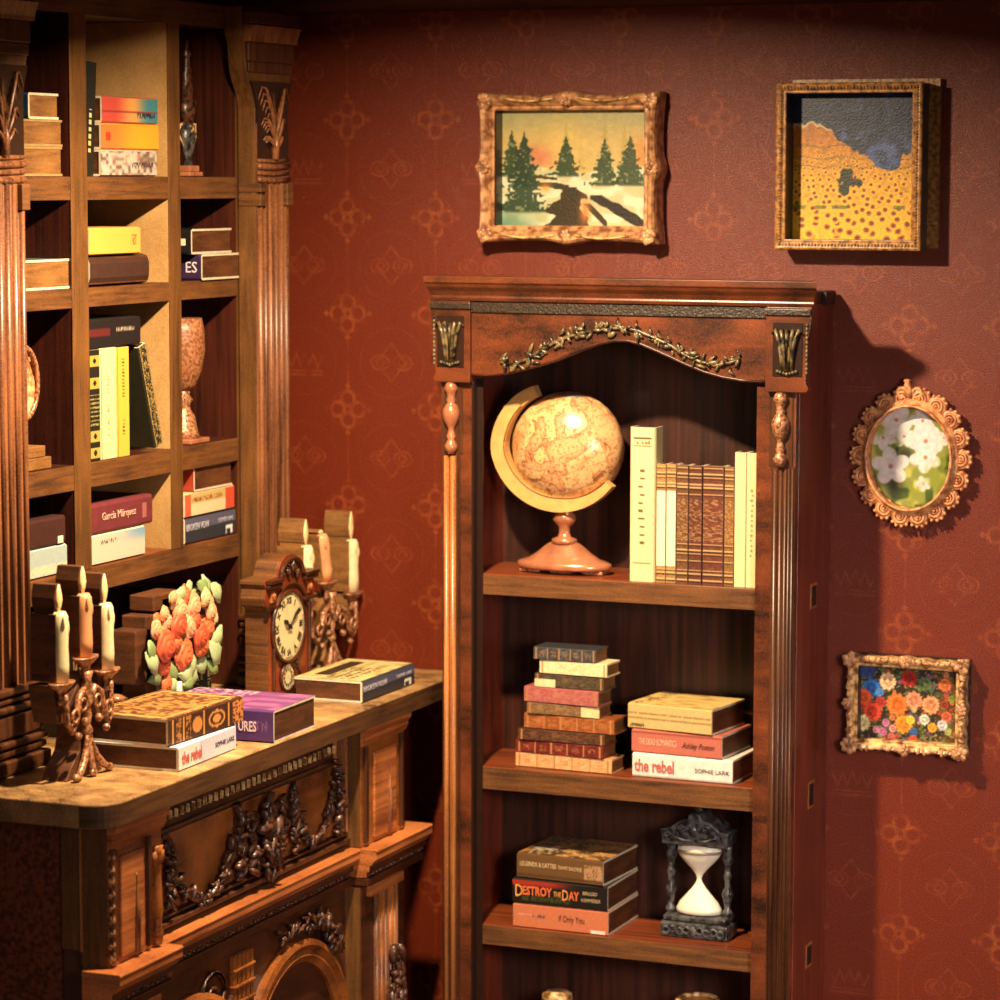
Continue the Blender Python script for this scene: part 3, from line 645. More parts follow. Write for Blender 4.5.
# fluted pilasters
UP = -0.40
def pilaster(y0, y1):
    w = y1 - y0; c = (y0 + y1) / 2
    out = []
    prof = [(0.0, 1.20), (0.0, 2.49), (0.0, 2.53), (0.012, 2.565), (0.035, 2.60), (0.048, 2.63), (0.052, 2.655), (0.058, 2.70), (0.072, 2.72), (0.074, 2.789)]
    L_ = [(y0 - a, z) for a, z in prof]; R2 = [(y1 + a * 0.6, z) for a, z in reversed(prof)]
    b = MB(); b.prism([(y0, 1.006)] + L_ + R2 + [(y1, 1.006)], US + 0.0045, UP - 0.006, 'x'); p = b.build('column', M['edge_v'], hu, bevel=0.001)
    b = MB(); b.box(UP - 0.0055, UP - 0.001, y0 + 0.001, y1 - 0.001, 1.02, 2.49); b.build('column_face', M['pil'], p)
    for k in range(6):
        b = MB(); yy = y0 + 0.016 + k * (w - 0.032) / 5; b.tube([(UP - 0.001, yy, 1.20), (UP - 0.001, yy, 2.335)], 0.0085, 8); b.build('flute', M['pil'], p, smooth=True)
    # necking rings
    b = MB()
    for zz, rr in ((2.345, 0.010), (2.362, 0.007), (2.380, 0.011), (2.395, 0.006)):
        b.tube([(UP + 0.001, y0 + 0.002, zz), (UP + 0.003, c, zz - 0.003), (UP + 0.001, y1 - 0.002, zz)], rr * 0.75, 6)
    b.build('necking', M['pil'], p, smooth=True)
    # capital
    b = MB(); b.prism([(y0 + 0.002, 2.40)] + [(y + 0.003, z) for y, z in L_ if z > 2.48 and z < 2.62] + [(y - 0.003, z) for y, z in R2 if z > 2.48 and z < 2.62] + [(y1 - 0.002, 2.40)], UP - 0.0055, UP + 0.001, 'x'); cp = b.build('capital', M['frameside'], p)  # dark ground behind the leaves: recess shade put into the colour
    b = MB()
    for s in (-1, 1):
        for (zb, hh, dx, n_) in ((2.415, 0.175, 0.078, 5), (2.412, 0.095, 0.062, 4), (2.410, 0.048, 0.052, 3)):
            for j in range(n_):
                k = 1 - j * 0.17; kz = 1 - j * 0.10; pts = []
                for i in range(9):
                    q = i / 8
                    # stalk rising and leaning outward, tip curling over
                    yy = dx * k * (q ** 1.6) if q < 0.8 else dx * k * (0.70 + (q - 0.8) * 1.9)
                    zz = hh * kz * (q / 0.8) ** 0.8 if q < 0.8 else hh * kz * (1 - ((q - 0.8) / 0.2) ** 2 * 0.22)
                    pts.append((UP + 0.003 + 0.010 * math.sin(PI * min(1, q * 1.1)) - 0.001 * j, c + s * (0.004 + yy), zb + zz))
                b.tube(pts, [0.0045] * 2 + [0.0042] * 4 + [0.0038, 0.003, 0.0015], 6)
    b.tube([(UP + 0.006, c, 2.398), (UP + 0.011, c, 2.44), (UP + 0.008, c, 2.50), (UP + 0.002, c, 2.57)], [0.012, 0.009, 0.006, 0.002], 6)
    b.build('acanthus_leaf', M['pil'], cp, smooth=True)
    b = MB()
    for z0, z1, a, t in ((2.622, 2.650, 0.048, 0.003), (2.650, 2.6995, 0.055, 0.006), (2.7455, 2.778, 0.070, 0.022)):
        b.box(UP - 0.006, UP + t, y0 - a + 0.002, y1 + a * 0.5 - 0.002, z0, z1)
    b.build('abacus', M['flutedark'], p, bevel=0.003)  # lower boxes stand proud; their dark colour imitates a shaded recess
    b = MB(); b.prism([(UP - 0.006, 2.70), (UP + 0.012, 2.70), (UP + 0.013, 2.710), (UP + 0.017, 2.725), (UP + 0.024, 2.742), (UP - 0.006, 2.745)], y0 - 0.06, y1 + 0.033, 'y'); b.build('cove_moulding', M['pil'], p, bevel=0.001)
    # base
    b = MB()
    prof = [(1.006, 1.04, 0.028, 0.034), (1.045, 1.062, 0.022, 0.026), (1.066, 1.082, 0.024, 0.030), (1.086, 1.14, 0.016, 0.020), (1.145, 1.16, 0.022, 0.026), (1.164, 1.178, 0.016, 0.018), (1.182, 1.20, 0.020, 0.022)]
    for z0, z1, a, t in prof: b.box(US + 0.005, UP + t, y0 - a, y1 + a, z0, z1)
    b.build('base', M['flutedark'], p, bevel=0.006, segs=3)
    # belt block
    for ya, yb, za, zb in ((y0 - 0.004, y0 + 0.03, 2.312, 2.334), (y0 - 0.004, y0 + 0.03, 2.276, 2.306), (y1 - 0.03, y1 + 0.003, 2.276, 2.334)):
        b = MB(); b.box(US + 0.006, UP + 0.012, ya, yb, za, zb); b.build('belt_block', M['edge'], p, bevel=0.002)
pilaster(-0.451, -0.268); pilaster(-1.785, -1.597)

# ============================================================ PICTURES ON THE WALL
rnd = random.Random(21)
def frame_sweep(t, x0, x1, z0, z1, w, y_back, depth, mat, wave, name='frame', nseg=26, back=0.0):
    """swept, mitred moulding; (x0..z1) = inner opening, w = width, wave(s)-> width factor along a side"""
    b = MB(); prof = [(0.0, 0.0), (0.0, 0.55), (0.10, 0.62), (0.22, 0.60), (0.30, 0.72), (0.55, 0.92), (0.78, 1.0), (0.92, 0.90), (1.0, 0.70), (1.0, 0.0)]
    cs = [(x0, z0), (x1, z0), (x1, z1), (x0, z1)]; out = [(-1, -1), (1, -1), (1, 1), (-1, 1)]; nrm = [(0, -1), (1, 0), (0, 1), (-1, 0)]
    rings = []
    for k in range(4):
        a, c = cs[k], cs[(k + 1) % 4]; oa, oc = out[k], out[(k + 1) % 4]
        for i in range(nseg):
            s = i / nseg; wv = wave(s, k)
            ox = oa[0] + (oc[0] - oa[0]) * s; oz = oa[1] + (oc[1] - oa[1]) * s
            # away from the corners push only outward along the normal
            nx, nz = nrm[k]
            ring = []
            for o_, h in prof:
                f = w * (o_ if o_ < 0.5 else 0.5 + (o_ - 0.5) * wv)
                px = a[0] + (c[0] - a[0]) * s + (ox if nx == 0 else nx) * f; pz = a[1] + (c[1] - a[1]) * s + (oz if nz == 0 else nz) * f
                ring.append(b.bm.verts.new((px, y_back - depth * h, pz)))
            rings.append(ring)
    n = len(rings)
    for i in range(n):
        for j in range(len(prof)): b._f([rings[i][j], rings[(i + 1) % n][j], rings[(i + 1) % n][(j + 1) % len(prof)], rings[i][(j + 1) % len(prof)]])
    return b.build(name, mat, t, smooth=False)
def leaf_cluster(b, x, z, y, r, n, dirs=None):
    for k in range(n):
        a = 2 * PI * k / n + rnd.random() * 0.5; q = rnd.uniform(0.75, 1.1)
        R = Matrix.Rotation(-a + rnd.uniform(-0.4, 0.4), 3, 'Y')
        b.blob((x + math.cos(a) * r * 0.50 * q, y + rnd.uniform(-0.002, 0.002), z + math.sin(a) * r * 0.50 * q), (r * 0.46 * q, r * 0.22, r * 0.34), 2, M=R)
        if k % 2: b.torus((x + math.cos(a) * r * 0.55, y - r * 0.10, z + math.sin(a) * r * 0.55), r * 0.20, r * 0.09, n=8, m=4)
    b.blob((x, y - r * 0.14, z), (r * 0.26, r * 0.22, r * 0.26), 2)

# --- winter landscape
def winter(u, v):
    img = np.zeros(u.shape + (3,)) + C3(0.76, 0.66, 0.40)
    img = mixto(img, (0.62, 0.62, 0.44), sm(v, 0.70, 1.0) * 0.9)
    img = mixto(img, (0.76, 0.42, 0.32), np.exp(-((u - 0.26) ** 2 / 0.012 + (v - 0.60) ** 2 / 0.010)) * 0.9)
    img = mixto(img, (0.82, 0.50, 0.24), np.exp(-((u - 0.95) ** 2 / 0.008 + (v - 0.60) ** 2 / 0.02)) * 0.8)
    img = mixto(img, (0.86, 0.74, 0.40), np.exp(-((u - 0.42) ** 2 / 0.02 + (v - 0.72) ** 2 / 0.04)) * 0.6)
    img = img * (0.96 + 0.08 * vn(u, v, 30, 2))[..., None]
    g = sm(0.50 + 0.03 * np.sin(u * 9) - v, 0, 0.03)
    img = mixto(img, (0.74, 0.72, 0.54), g); img = mixto(img, (0.84, 0.83, 0.70), g * sm(vn(u, v, 14, 5), 0.4, 0.7))
    img = mixto(img, (0.30, 0.48, 0.38), np.exp(-((u - 0.03) ** 2 / 0.05 + (v + 0.02) ** 2 / 0.03)) * 0.85)
    def tree(cx, z0, h, w, col, al):
        nonlocal img
        t = (v - z0) / h; wid = w * (1 - t) * (0.75 + 0.35 * np.abs(np.sin(t * 21)))
        m = ((t > 0) & (t < 1) & (np.abs(u - cx) < wid * (0.45 + 1.1 * vn(u, v, 60, 7)))).astype(float) * sm(t, -0.02, 0.06)
        img = mixto(img, col, m * al); img = mixto(img, (0.60, 0.62, 0.45), m * al * sm(vn(u, v, 60, 9), 0.72, 0.85) * 0.7)
    for cx, z0, h, w, c, al in ((0.44, 0.45, 0.46, 0.05, (0.62, 0.58, 0.24), 0.45), (0.54, 0.46, 0.38, 0.03, (0.72, 0.62, 0.30), 0.4), (0.70, 0.42, 0.50, 0.055, (0.62, 0.55, 0.24), 0.45), (0.83, 0.42, 0.46, 0.05, (0.62, 0.55, 0.24), 0.45), (0.90, 0.42, 0.34, 0.03, (0.72, 0.6, 0.3), 0.4)):
        tree(cx, z0, h, w, c, al)
    for cx, z0, h, w in ((0.07, 0.42, 0.42, 0.08), (0.44, 0.42, 0.36, 0.10), (0.70, 0.34, 0.42, 0.105), (0.87, 0.34, 0.44, 0.12)):
        tree(cx, z0, h, w, (0.16, 0.24, 0.12), 0.92)
    tree(0.155, 0.32, 0.50, 0.13, (0.14, 0.22, 0.14), 0.95); tree(0.15, 0.11, 0.42, 0.19, (0.13, 0.22, 0.14), 0.9)
    # stream and rocks
    cxs = 0.47 - 0.12 * (0.33 - v) + 0.035 * np.sin(v * 30)
    m = ((v < 0.34) & (np.abs(u - cxs) < (0.06 + 0.24 * (0.34 - v)) * (0.7 + 0.6 * vn(u, v, 22, 31)))).astype(float); img = mixto(img, (0.20, 0.16, 0.08), m)
    m = ((v < 0.38) & (v > 0.31) & (u > 0.26) & (u < 0.46) & (np.abs(v - 0.40 + 0.20 * (u - 0.1)) < 0.018 + 0.015 * vn(u, v, 30, 3))).astype(float); img = mixto(img, (0.22, 0.18, 0.09), m)
    m = ((np.abs(v - 0.42 + (u - 0.28) * 0.15) < 0.012) & (u > 0.22) & (u < 0.38)).astype(float); img = mixto(img, (0.25, 0.2, 0.1), m)
    d = v - (0.27 - 0.75 * (u - 0.62)); m = ((u > 0.60) & (u < 0.97) & (np.abs(d) < 0.035 + 0.03 * vn(u, v, 20, 8)) & (v < 0.27)).astype(float); img = mixto(img, (0.15, 0.12, 0.07), m)
    d = v - (0.22 - 1.3 * (u - 0.56)); m = ((u > 0.54) & (u < 0.72) & (np.abs(d) < 0.035) & (v < 0.2)).astype(float); img = mixto(img, (0.22, 0.17, 0.09), m)
    m = np.exp(-((u - 0.57) ** 2 / 0.0012 + (v - 0.13) ** 2 / 0.012)); img = mixto(img, (0.80, 0.48, 0.22), m * 0.9)
    m = np.exp(-((u - 0.30) ** 2 / 0.0016 + (v - 0.33) ** 2 / 0.002)); img = mixto(img, (0.82, 0.55, 0.25), m * 0.8)
    return img
t = thing('framed_picture', 'gilt framed winter landscape with fir trees and a dark stream, above the bookcase', 'picture', (0.32, -0.02, 2.38), 0, 'framed pictures on the patterned wall')
x0, x1, z0, z1 = 0.112, 0.529, 2.225, 2.529
b = MB(); b.box(x0 - 0.02, x1 + 0.034, -0.016, -0.002, z0 - 0.025, z1 + 0.025); b.build('backing_board', M['frameside'], t)
wv = lambda s, k: 0.80 + 0.50 * math.exp(-((s - 0.5) / 0.07) ** 2) + 0.30 * math.exp(-(s / 0.13) ** 2) + 0.30 * math.exp(-((1 - s) / 0.13) ** 2)
f = frame_sweep(t, x0, x1, z0, z1, 0.044, -0.016, 0.074, M['gilt'], wv, nseg=40)
for (x, z) in ((x0 - 0.024, z0 - 0.024), (x1 + 0.024, z0 - 0.024), (x1 + 0.024, z1 + 0.024), (x0 - 0.024, z1 + 0.024)): b = MB(); leaf_cluster(b, x, z, -0.086, 0.026, 8); b.build('carved_shell', M['gilt'], f, smooth=True)
for (x, z) in (((x0 + x1) / 2, z0 - 0.027), ((x0 + x1) / 2, z1 + 0.027), (x0 - 0.028, (z0 + z1) / 2), (x1 + 0.028, (z0 + z1) / 2)): b = MB(); leaf_cluster(b, x, z, -0.086, 0.021, 7); b.build('carved_shell', M['gilt'], f, smooth=True)
for a, c in (((x0, z1 + 0.031), (x1, z1 + 0.031)), ((x0, z0 - 0.024), (x1, z0 - 0.024))):
    for h in (0, 1):
        xa = a[0] + (c[0] - a[0]) * h * 0.5 + 0.03; xb = xa + (c[0] - a[0]) * 0.5 - 0.06
        b = MB(); b.tube([(xa + (xb - xa) * q / 8, -0.090, a[1] - 0.008 * math.sin(PI * q / 8)) for q in range(9)], 0.003, 5); b.build('scroll_line', M['giltpale'], f, smooth=True)
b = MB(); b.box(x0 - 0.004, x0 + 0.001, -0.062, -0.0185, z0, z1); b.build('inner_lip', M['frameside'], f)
painted('painting', (x0 - 0.002, -0.0175, z0 - 0.002), (x1 - x0 + 0.004, 0, 0), (0, 0, z1 - z0 + 0.004), 190, 150, winter, M['paint'], t)

# --- sunflower field
def sunfield(u, v):
    img = np.zeros(u.shape + (3,)) + C3(0.86, 0.62, 0.16)
    img = mixto(img, (0.72, 0.44, 0.10), sm(v, 0.35, 0.75)); img = img * (0.85 + 0.3 * vn(u, v, 45, 3))[..., None]
    img = mixto(img, (0.96, 0.72, 0.16), sm(0.30 - v, -0.05, 0.2) * 0.6)
    r2 = np.random.RandomState(4)
    for row in range(17):
        vv = 0.02 + 0.60 * (row / 16) ** 1.15; r = 0.034 * (1 - 0.78 * row / 16)
        n = int(5 + row * 0.95)
        for k in range(n):
            uu = (k + 0.5 + r2.uniform(-0.3, 0.3)) / n; q = vv + r2.uniform(-0.015, 0.015)
            d = np.sqrt(((u - uu)) ** 2 + ((v - q) * 1.25) ** 2)
            img = mixto(img, (0.97, 0.75, 0.18), sm(-d, -r * 1.8, -r * 1.2) * 0.8)
            img = mixto(img, (0.66, 0.36, 0.12), sm(-d, -r * 1.2, -r * 0.9) * (0.5 + 0.5 * np.sin(9 * np.arctan2(v - q, u - uu))) * 0.8); img = mixto(img, (0.42, 0.16, 0.08), sm(-d, -r * 0.85, -r * 0.45) * 0.9)
    img = mixto(img, (0.38, 0.42, 0.10), ((np.abs(v - 0.22) < 0.012) & (vn(u, v, 14, 11) > 0.5)).astype(float) * 0.8)
    for y in (0.56, 0.64, 0.50): img = mixto(img, (0.42, 0.34, 0.10), np.exp(-((v - y - 0.01 * np.sin(u * 20)) / 0.006) ** 2) * 0.5)
    # storm cloud
    ks = [(0.0, 0.78), (0.12, 0.80), (0.30, 0.78), (0.36, 0.68), (0.46, 0.62), (0.60, 0.57), (0.66, 0.50), (0.76, 0.47), (0.84, 0.50), (0.88, 0.58), (0.94, 0.62), (1.0, 0.70)]
    edge = np.interp(u, [k[0] for k in ks], [k[1] for k in ks]) + 0.05 * (vn(u, v, 14, 6) - 0.5) + 0.03 * (vn(u, v, 33, 16) - 0.5)
    m = sm(v - edge, -0.008, 0.008)
    img = mixto(img, (0.86, 0.76, 0.55), sm(v - edge, -0.032, -0.010) * (u < 0.31))
    cl = 0.5 * vn(u + 0.2 * vn(u, v, 5, 1), v + 0.2 * vn(u, v, 6, 2), 11, 12) + 0.5 * vn(u, v, 30, 13)
    swirl = 0.5 + 0.5 * np.sin(np.hypot(u - 0.72, v - 0.56) * 60 + 4 * vn(u, v, 8, 21))
    cl = cl + 0.18 * swirl * np.exp(-((u - 0.68) ** 2 + (v - 0.58) ** 2) / 0.03)
    cc = lerp(np.zeros(u.shape + (3,)) + C3(0.08, 0.13, 0.24), np.zeros(u.shape + (3,)) + C3(0.28, 0.36, 0.56), sm(cl + 0.28 * np.exp(-((u - 0.66) ** 2 + (v - 0.57) ** 2) / 0.03) - 0.15 * v, 0.30, 0.95))
    img = lerp(img, cc, m)
    d = np.minimum(np.hypot((u - 0.42) / 0.055, (v - 0.43) / 0.055), np.minimum(np.hypot((u - 0.48) / 0.075, (v - 0.39) / 0.035), np.hypot((u - 0.42) / 0.04, (v - 0.34) / 0.05))) + 0.9 * (vn(u, v, 30, 15) - 0.5)
    img = mixto(img, (0.12, 0.17, 0.08), sm(-d, -1.1, -0.9)); img = mixto(img, (0.40, 0.18, 0.12), sm(-np.hypot((u - 0.5) / 0.05, (v - 0.42) / 0.02), -1.1, -0.7) * (vn(u, v, 50, 2) > 0.5))
    return img
t = thing('framed_picture', 'brown and gold framed painting of a sunflower field under dark cloud', 'picture', (1.10, -0.02, 2.38), 0, 'framed pictures on the patterned wall')
x0, x1, z0, z1 = 0.924, 1.254, 2.196, 2.566
b = MB(); b.box(x0 - 0.005, x1 + 0.052, -0.020, -0.002, z0 - 0.02, z1 + 0.036); b.build('backing_board', M['giltyellow'], t)
b = MB(); b.box(x0 - 0.025, x1 + 0.024, -0.083, -0.0205, z0 - 0.027, z0 - 0.0005); b.box(x0 - 0.025, x1 + 0.024, -0.083, -0.0205, z1 + 0.0005, z1 + 0.024)
b.box(x0 - 0.025, x0 - 0.0005, -0.083, -0.0205, z0 - 0.0005, z1 + 0.0005); b.box(x1 + 0.0005, x1 + 0.024, -0.083, -0.0205, z0 - 0.0005, z1 + 0.0005); f = b.build('frame', M['frameside'], t)
f2 = frame_sweep(t, x0, x1, z0, z1, 0.026, -0.0835, 0.011, M['giltyellow'], lambda s, k: 1.0, name='front_moulding', nseg=6)
b = MB()
for i in range(42):
    x = x0 - 0.013 + (x1 - x0 + 0.026) * i / 41
    for z in (z0 - 0.013, z1 + 0.013): b.blob((x, -0.0945, z), (0.0035, 0.003, 0.0045))
for i in range(52):
    z = z0 - 0.013 + (z1 - z0 + 0.026) * i / 51
    for x in (x0 - 0.013, x1 + 0.013): b.blob((x, -0.0945, z), (0.0045, 0.003, 0.0035))
b.build('beading', M['giltyellow'], f2, smooth=True)
b = MB(); b.box(x1 + 0.026, x1 + 0.052, -0.026, -0.0205, z0 + 0.04, z0 + 0.048); b.build('side_clip', M['giltpale'], t)
painted('painting', (x0, -0.0215, z0), (x1 - x0, 0, 0), (0, 0, z1 - z0), 160, 190, sunfield, M['paint'], t)

# --- oval blossoms
def blossom(u, v):
    img = np.zeros(u.shape + (3,)) + C3(0.52, 0.55, 0.26); n = vn(u, v, 9, 3)
    img = mixto(img, (0.74, 0.72, 0.36), sm(n, 0.5, 0.8)); img = mixto(img, (0.24, 0.32, 0.14), sm(vn(u, v, 7, 8), 0.62, 0.8))
    img = mixto(img, (0.16, 0.17, 0.13), np.exp(-((u - 0.28) ** 2 + (v - 0.18) ** 2) / 0.012)); img = mixto(img, (0.20, 0.22, 0.15), np.exp(-((u - 0.42) ** 2 + (v - 0.52) ** 2) / 0.008))
    def fl(cx, cy, r, a0, col):
        nonlocal img
        d = np.hypot(u - cx, (v - cy) * 1.25); a = np.arctan2((v - cy) * 1.25, u - cx) - a0
        rr = r * (0.62 + 0.38 * np.abs(np.cos(2.5 * a)))
        m = sm(-d, -rr - 0.012, -rr + 0.012); sh = 0.90 + 0.12 * vn(u, v, 30, 5)
        c = np.zeros(u.shape + (3,)) + C3(*col); img = lerp(img, c * sh[..., None], m)
        img = mixto(img, (0.75, 0.45, 0.35), sm(-d, -r * 0.16, -r * 0.08))
    for q in ((0.30, 0.86, 0.20), (0.62, 0.86, 0.17), (0.14, 0.68, 0.16), (0.40, 0.70, 0.15), (0.24, 0.40, 0.24), (0.66, 0.66, 0.22), (0.66, 0.50, 0.20), (0.88, 0.70, 0.10), (0.64, 0.24, 0.10)):
        fl(q[0], q[1], q[2], q[0] * 7, (0.88, 0.86, 0.84))
    for cx, cy, r in ((0.10, 0.75, 0.07), (0.30, 0.62, 0.06), (0.90, 0.45, 0.09), (0.78, 0.30, 0.12), (0.52, 0.15, 0.1)):
        img = mixto(img, (0.52, 0.56, 0.16), np.exp(-((u - cx) ** 2 + (v - cy) ** 2) / (r * r)) * 0.8 * (vn(u, v, 25, 6) > 0.35))
    return img
t = thing('oval_framed_picture', 'small oval picture of white blossoms in scalloped coppery frame', 'picture', (1.24, -0.02, 1.65), 0, 'framed pictures on the patterned wall')
cx, cz, A_, B_ = 1.248, 1.643, 0.108, 0.130
b = MB(); b.mi = 0
ring = []
N_ = 60
for k in range(N_):
    a = 2 * PI * k / N_; ca, sa = math.cos(a), math.sin(a)
    ring.append([b.bm.verts.new((cx + (A_ + o_) * ca, y, cz + (B_ + o_) * sa)) for o_, y in ((0.0, -0.004), (0.0, -0.058), (0.003, -0.062), (0.007, -0.058), (0.009, -0.046), (0.016, -0.046), (0.022, -0.036), (0.022, -0.004))])
for k in range(N_):
    for j in range(8): b._f([ring[k][j], ring[(k + 1) % N_][j], ring[(k + 1) % N_][(j + 1) % 8], ring[k][(j + 1) % 8]])
f = b.build('frame', M['giltorange'], t, smooth=True)
b = MB()
NL = 18
for k in range(NL):
    a = 2 * PI * (k + 0.5) / NL + PI / 2; px = cx + (A_ + 0.024) * math.cos(a); pz = cz + (B_ + 0.024) * math.sin(a)
    b.lathe(0, 0, [(0.0265, -0.012), (0.0265, 0.0), (0.022, 0.007), (0.012, 0.003)], 12, M=Matrix.Translation((px, -0.030, pz)) @ Matrix.Rotation(PI / 2, 4, 'X'))
    b.torus((px, -0.038, pz), 0.016, 0.0042, n=12, m=4); b.torus((px, -0.038, pz), 0.008, 0.003, n=8, m=4); b.blob((px, -0.042, pz), 0.004)
    for e in (-0.8, -0.27, 0.27, 0.8): b.blob((px + 0.0260 * math.cos(a + e), -0.033, pz + 0.0260 * math.sin(a + e)), 0.0050)
for s in (-1, 1):
    b.torus((cx - 0.004 + s * 0.020, -0.038, cz + B_ + 0.036), 0.012, 0.005, n=10, m=4)
b.tube([(cx - 0.006, -0.036, cz + B_ + 0.03), (cx - 0.008, -0.040, cz + B_ + 0.055), (cx - 0.010, -0.036, cz + B_ + 0.066)], [0.014, 0.010, 0.006], 8)
b.blob((cx - 0.010, -0.038, cz + B_ + 0.066), (0.011, 0.007, 0.006)); b.build('scallop_border', M['giltorange'], f, smooth=True)
painted('painting', (cx - A_, -0.014, cz - B_), (2 * A_, 0, 0), (0, 0, 2 * B_), 90, 100, blossom, M['paint'], t, mask='ellipse')
b = MB(); b.lathe(0, 0, [(1.0, 0), (1.0, 1)], 40, M=Matrix.Translation((cx, -0.003, cz)) @ Matrix.Rotation(PI / 2, 4, 'X') @ Matrix.Diagonal((A_ + 0.002, B_ + 0.002, 0.010, 1))); b.build('backing_board', M['frameside'], t)

# --- bouquet picture
def bouquet_p(u, v):
    img = np.zeros(u.shape + (3,)) + C3(0.20, 0.16, 0.11); n = vn(u, v, 14, 3)
    img = mixto(img, (0.30, 0.33, 0.16), sm(n, 0.5, 0.8)); img = mixto(img, (0.42, 0.26, 0.12), sm(u, 0.7, 1.0) * 0.7)
    img = mixto(img, (0.12, 0.12, 0.15), sm(vn(u, v, 11, 9), 0.55, 0.8) * 0.8); img = mixto(img, (0.62, 0.50, 0.30), sm(vn(u, v, 48, 19), 0.68, 0.85) * 0.8); img = mixto(img, (0.45, 0.50, 0.25), sm(vn(u, v, 36, 22), 0.68, 0.85) * 0.8)
    r2 = np.random.RandomState(8)
    F = [(0.07, 0.93, 0.10, (0.18, 0.26, 0.48)), (0.28, 0.78, 0.095, (0.92, 0.74, 0.55)), (0.50, 0.84, 0.09, (0.62, 0.14, 0.12)), (0.66, 0.78, 0.08, (0.34, 0.40, 0.24)), (0.86, 0.78, 0.075, (0.80, 0.42, 0.22)),
         (0.12, 0.68, 0.10, (0.20, 0.42, 0.72)), (0.20, 0.63, 0.05, (0.35, 0.58, 0.82)), (0.04, 0.55, 0.09, (0.88, 0.36, 0.18)), (0.20, 0.46, 0.03, (0.8, 0.3, 0.25)), (0.21, 0.50, 0.06, (0.72, 0.22, 0.2)), (0.38, 0.48, 0.12, (0.94, 0.48, 0.20)), (0.55, 0.55, 0.095, (0.94, 0.58, 0.42)),
         (0.72, 0.50, 0.10, (0.93, 0.60, 0.40)), (0.86, 0.52, 0.05, (0.6, 0.25, 0.16)), (0.13, 0.36, 0.105, (0.86, 0.28, 0.17)), (0.88, 0.36, 0.06, (0.85, 0.40, 0.25)), (0.03, 0.20, 0.09, (0.90, 0.82, 0.58)), (0.45, 0.22, 0.10, (0.95, 0.58, 0.20)), (0.52, 0.28, 0.05, (0.95, 0.82, 0.3)),
         (0.66, 0.30, 0.06, (0.88, 0.86, 0.76)), (0.84, 0.24, 0.06, (0.85, 0.82, 0.80)), (0.74, 0.20, 0.055, (0.93, 0.66, 0.20)), (0.27, 0.22, 0.045, (0.75, 0.45, 0.58)), (0.24, 0.10, 0.05, (0.72, 0.42, 0.55)), (0.17, 0.12, 0.04, (0.8, 0.5, 0.6)), (0.34, 0.15, 0.045, (0.93, 0.62, 0.58)), (0.55, 0.12, 0.05, (0.25, 0.40, 0.62)), (0.93, 0.60, 0.04, (0.55, 0.6, 0.2)), (0.90, 0.16, 0.04, (0.7, 0.72, 0.4)), (0.55, 0.02, 0.05, (0.85, 0.3, 0.15)), (0.33, 0.03, 0.05, (0.8, 0.4, 0.35))]
    F = [(r2.rand(), r2.rand() * 0.95, r2.uniform(0.015, 0.035), [(0.85, 0.5, 0.3), (0.8, 0.75, 0.5), (0.35, 0.45, 0.25), (0.5, 0.3, 0.45), (0.75, 0.3, 0.2), (0.5, 0.55, 0.3)][r2.randint(6)]) for _ in range(110)] + F
    for x, y, r, c in F:
        d = np.hypot((u - x), (v - y) * 0.72); a = np.arctan2(v - y, u - x)
        rr = r * (0.92 + 0.10 * np.cos(a * 13 + x * 20) + 0.12 * (vn(u, v, 40, 12) - 0.5)); m = sm(-d, -rr - 0.006, -rr + 0.012)
        sh = 0.72 + 0.36 * vn(u, v, 60, 2) + 0.12 * np.cos(d / r * 9)
        img = lerp(img, np.clip((np.zeros(u.shape + (3,)) + C3(*c)) * sh[..., None], 0, 1), m)
    return img
t = thing('framed_picture', 'small ornate pale gilt frame around a colourful flower bouquet painting', 'picture', (1.25, -0.02, 1.0), 0, 'framed pictures on the patterned wall')
x0, x1, z0, z1 = 1.122, 1.379, 0.909, 1.099
b = MB(); b.box(x0 - 0.02, x1 + 0.03, -0.014, -0.002, z0 - 0.02, z1 + 0.03); b.build('backing_board', M['frameside'], t)
wv = lambda s, k: 0.85 + 0.25 * math.exp(-((s - 0.5) / 0.1) ** 2) + 0.12 * math.sin(s * 40) + 0.25 * math.exp(-(s / 0.12) ** 2) + 0.25 * math.exp(-((1 - s) / 0.12) ** 2)
f = frame_sweep(t, x0, x1, z0, z1, 0.028, -0.014, 0.046, M['giltpale'], wv, nseg=44)
b = MB()
for k in range(4):
    cs = [(x0, z0), (x1, z0), (x1, z1), (x0, z1)]; a, c = cs[k], cs[(k + 1) % 4]; nx, nz = [(0, -1), (1, 0), (0, 1), (-1, 0)][k]
    n = 17 if k % 2 == 0 else 13
    for i in range(n + 1):
        s = i / n; x = a[0] + (c[0] - a[0]) * s + nx * 0.020 + rnd.uniform(-0.002, 0.002); z = a[1] + (c[1] - a[1]) * s + nz * 0.020 + rnd.uniform(-0.002, 0.002)
        R = Matrix.Rotation(rnd.uniform(0, PI), 3, 'Y'); b.blob((x, -0.058, z), (0.011, 0.006, 0.005), 1, M=R)
for (x, z) in ((x0 - 0.018, z0 - 0.018), (x1 + 0.018, z0 - 0.018), (x1 + 0.018, z1 + 0.018), (x0 - 0.018, z1 + 0.018)): leaf_cluster(b, x, z, -0.060, 0.024, 7)
for (x, z) in (((x0 + x1) / 2, z0 - 0.02), ((x0 + x1) / 2, z1 + 0.02), (x0 - 0.02, (z0 + z1) / 2), (x1 + 0.02, (z0 + z1) / 2)): leaf_cluster(b, x, z, -0.060, 0.019, 6)
b.build('carved_leaves', M['gilt'], f, smooth=True)
b = MB(); b.box(x0 - 0.003, x0 + 0.001, -0.040, -0.0145, z0, z1); b.build('inner_lip', M['frameside'], f)
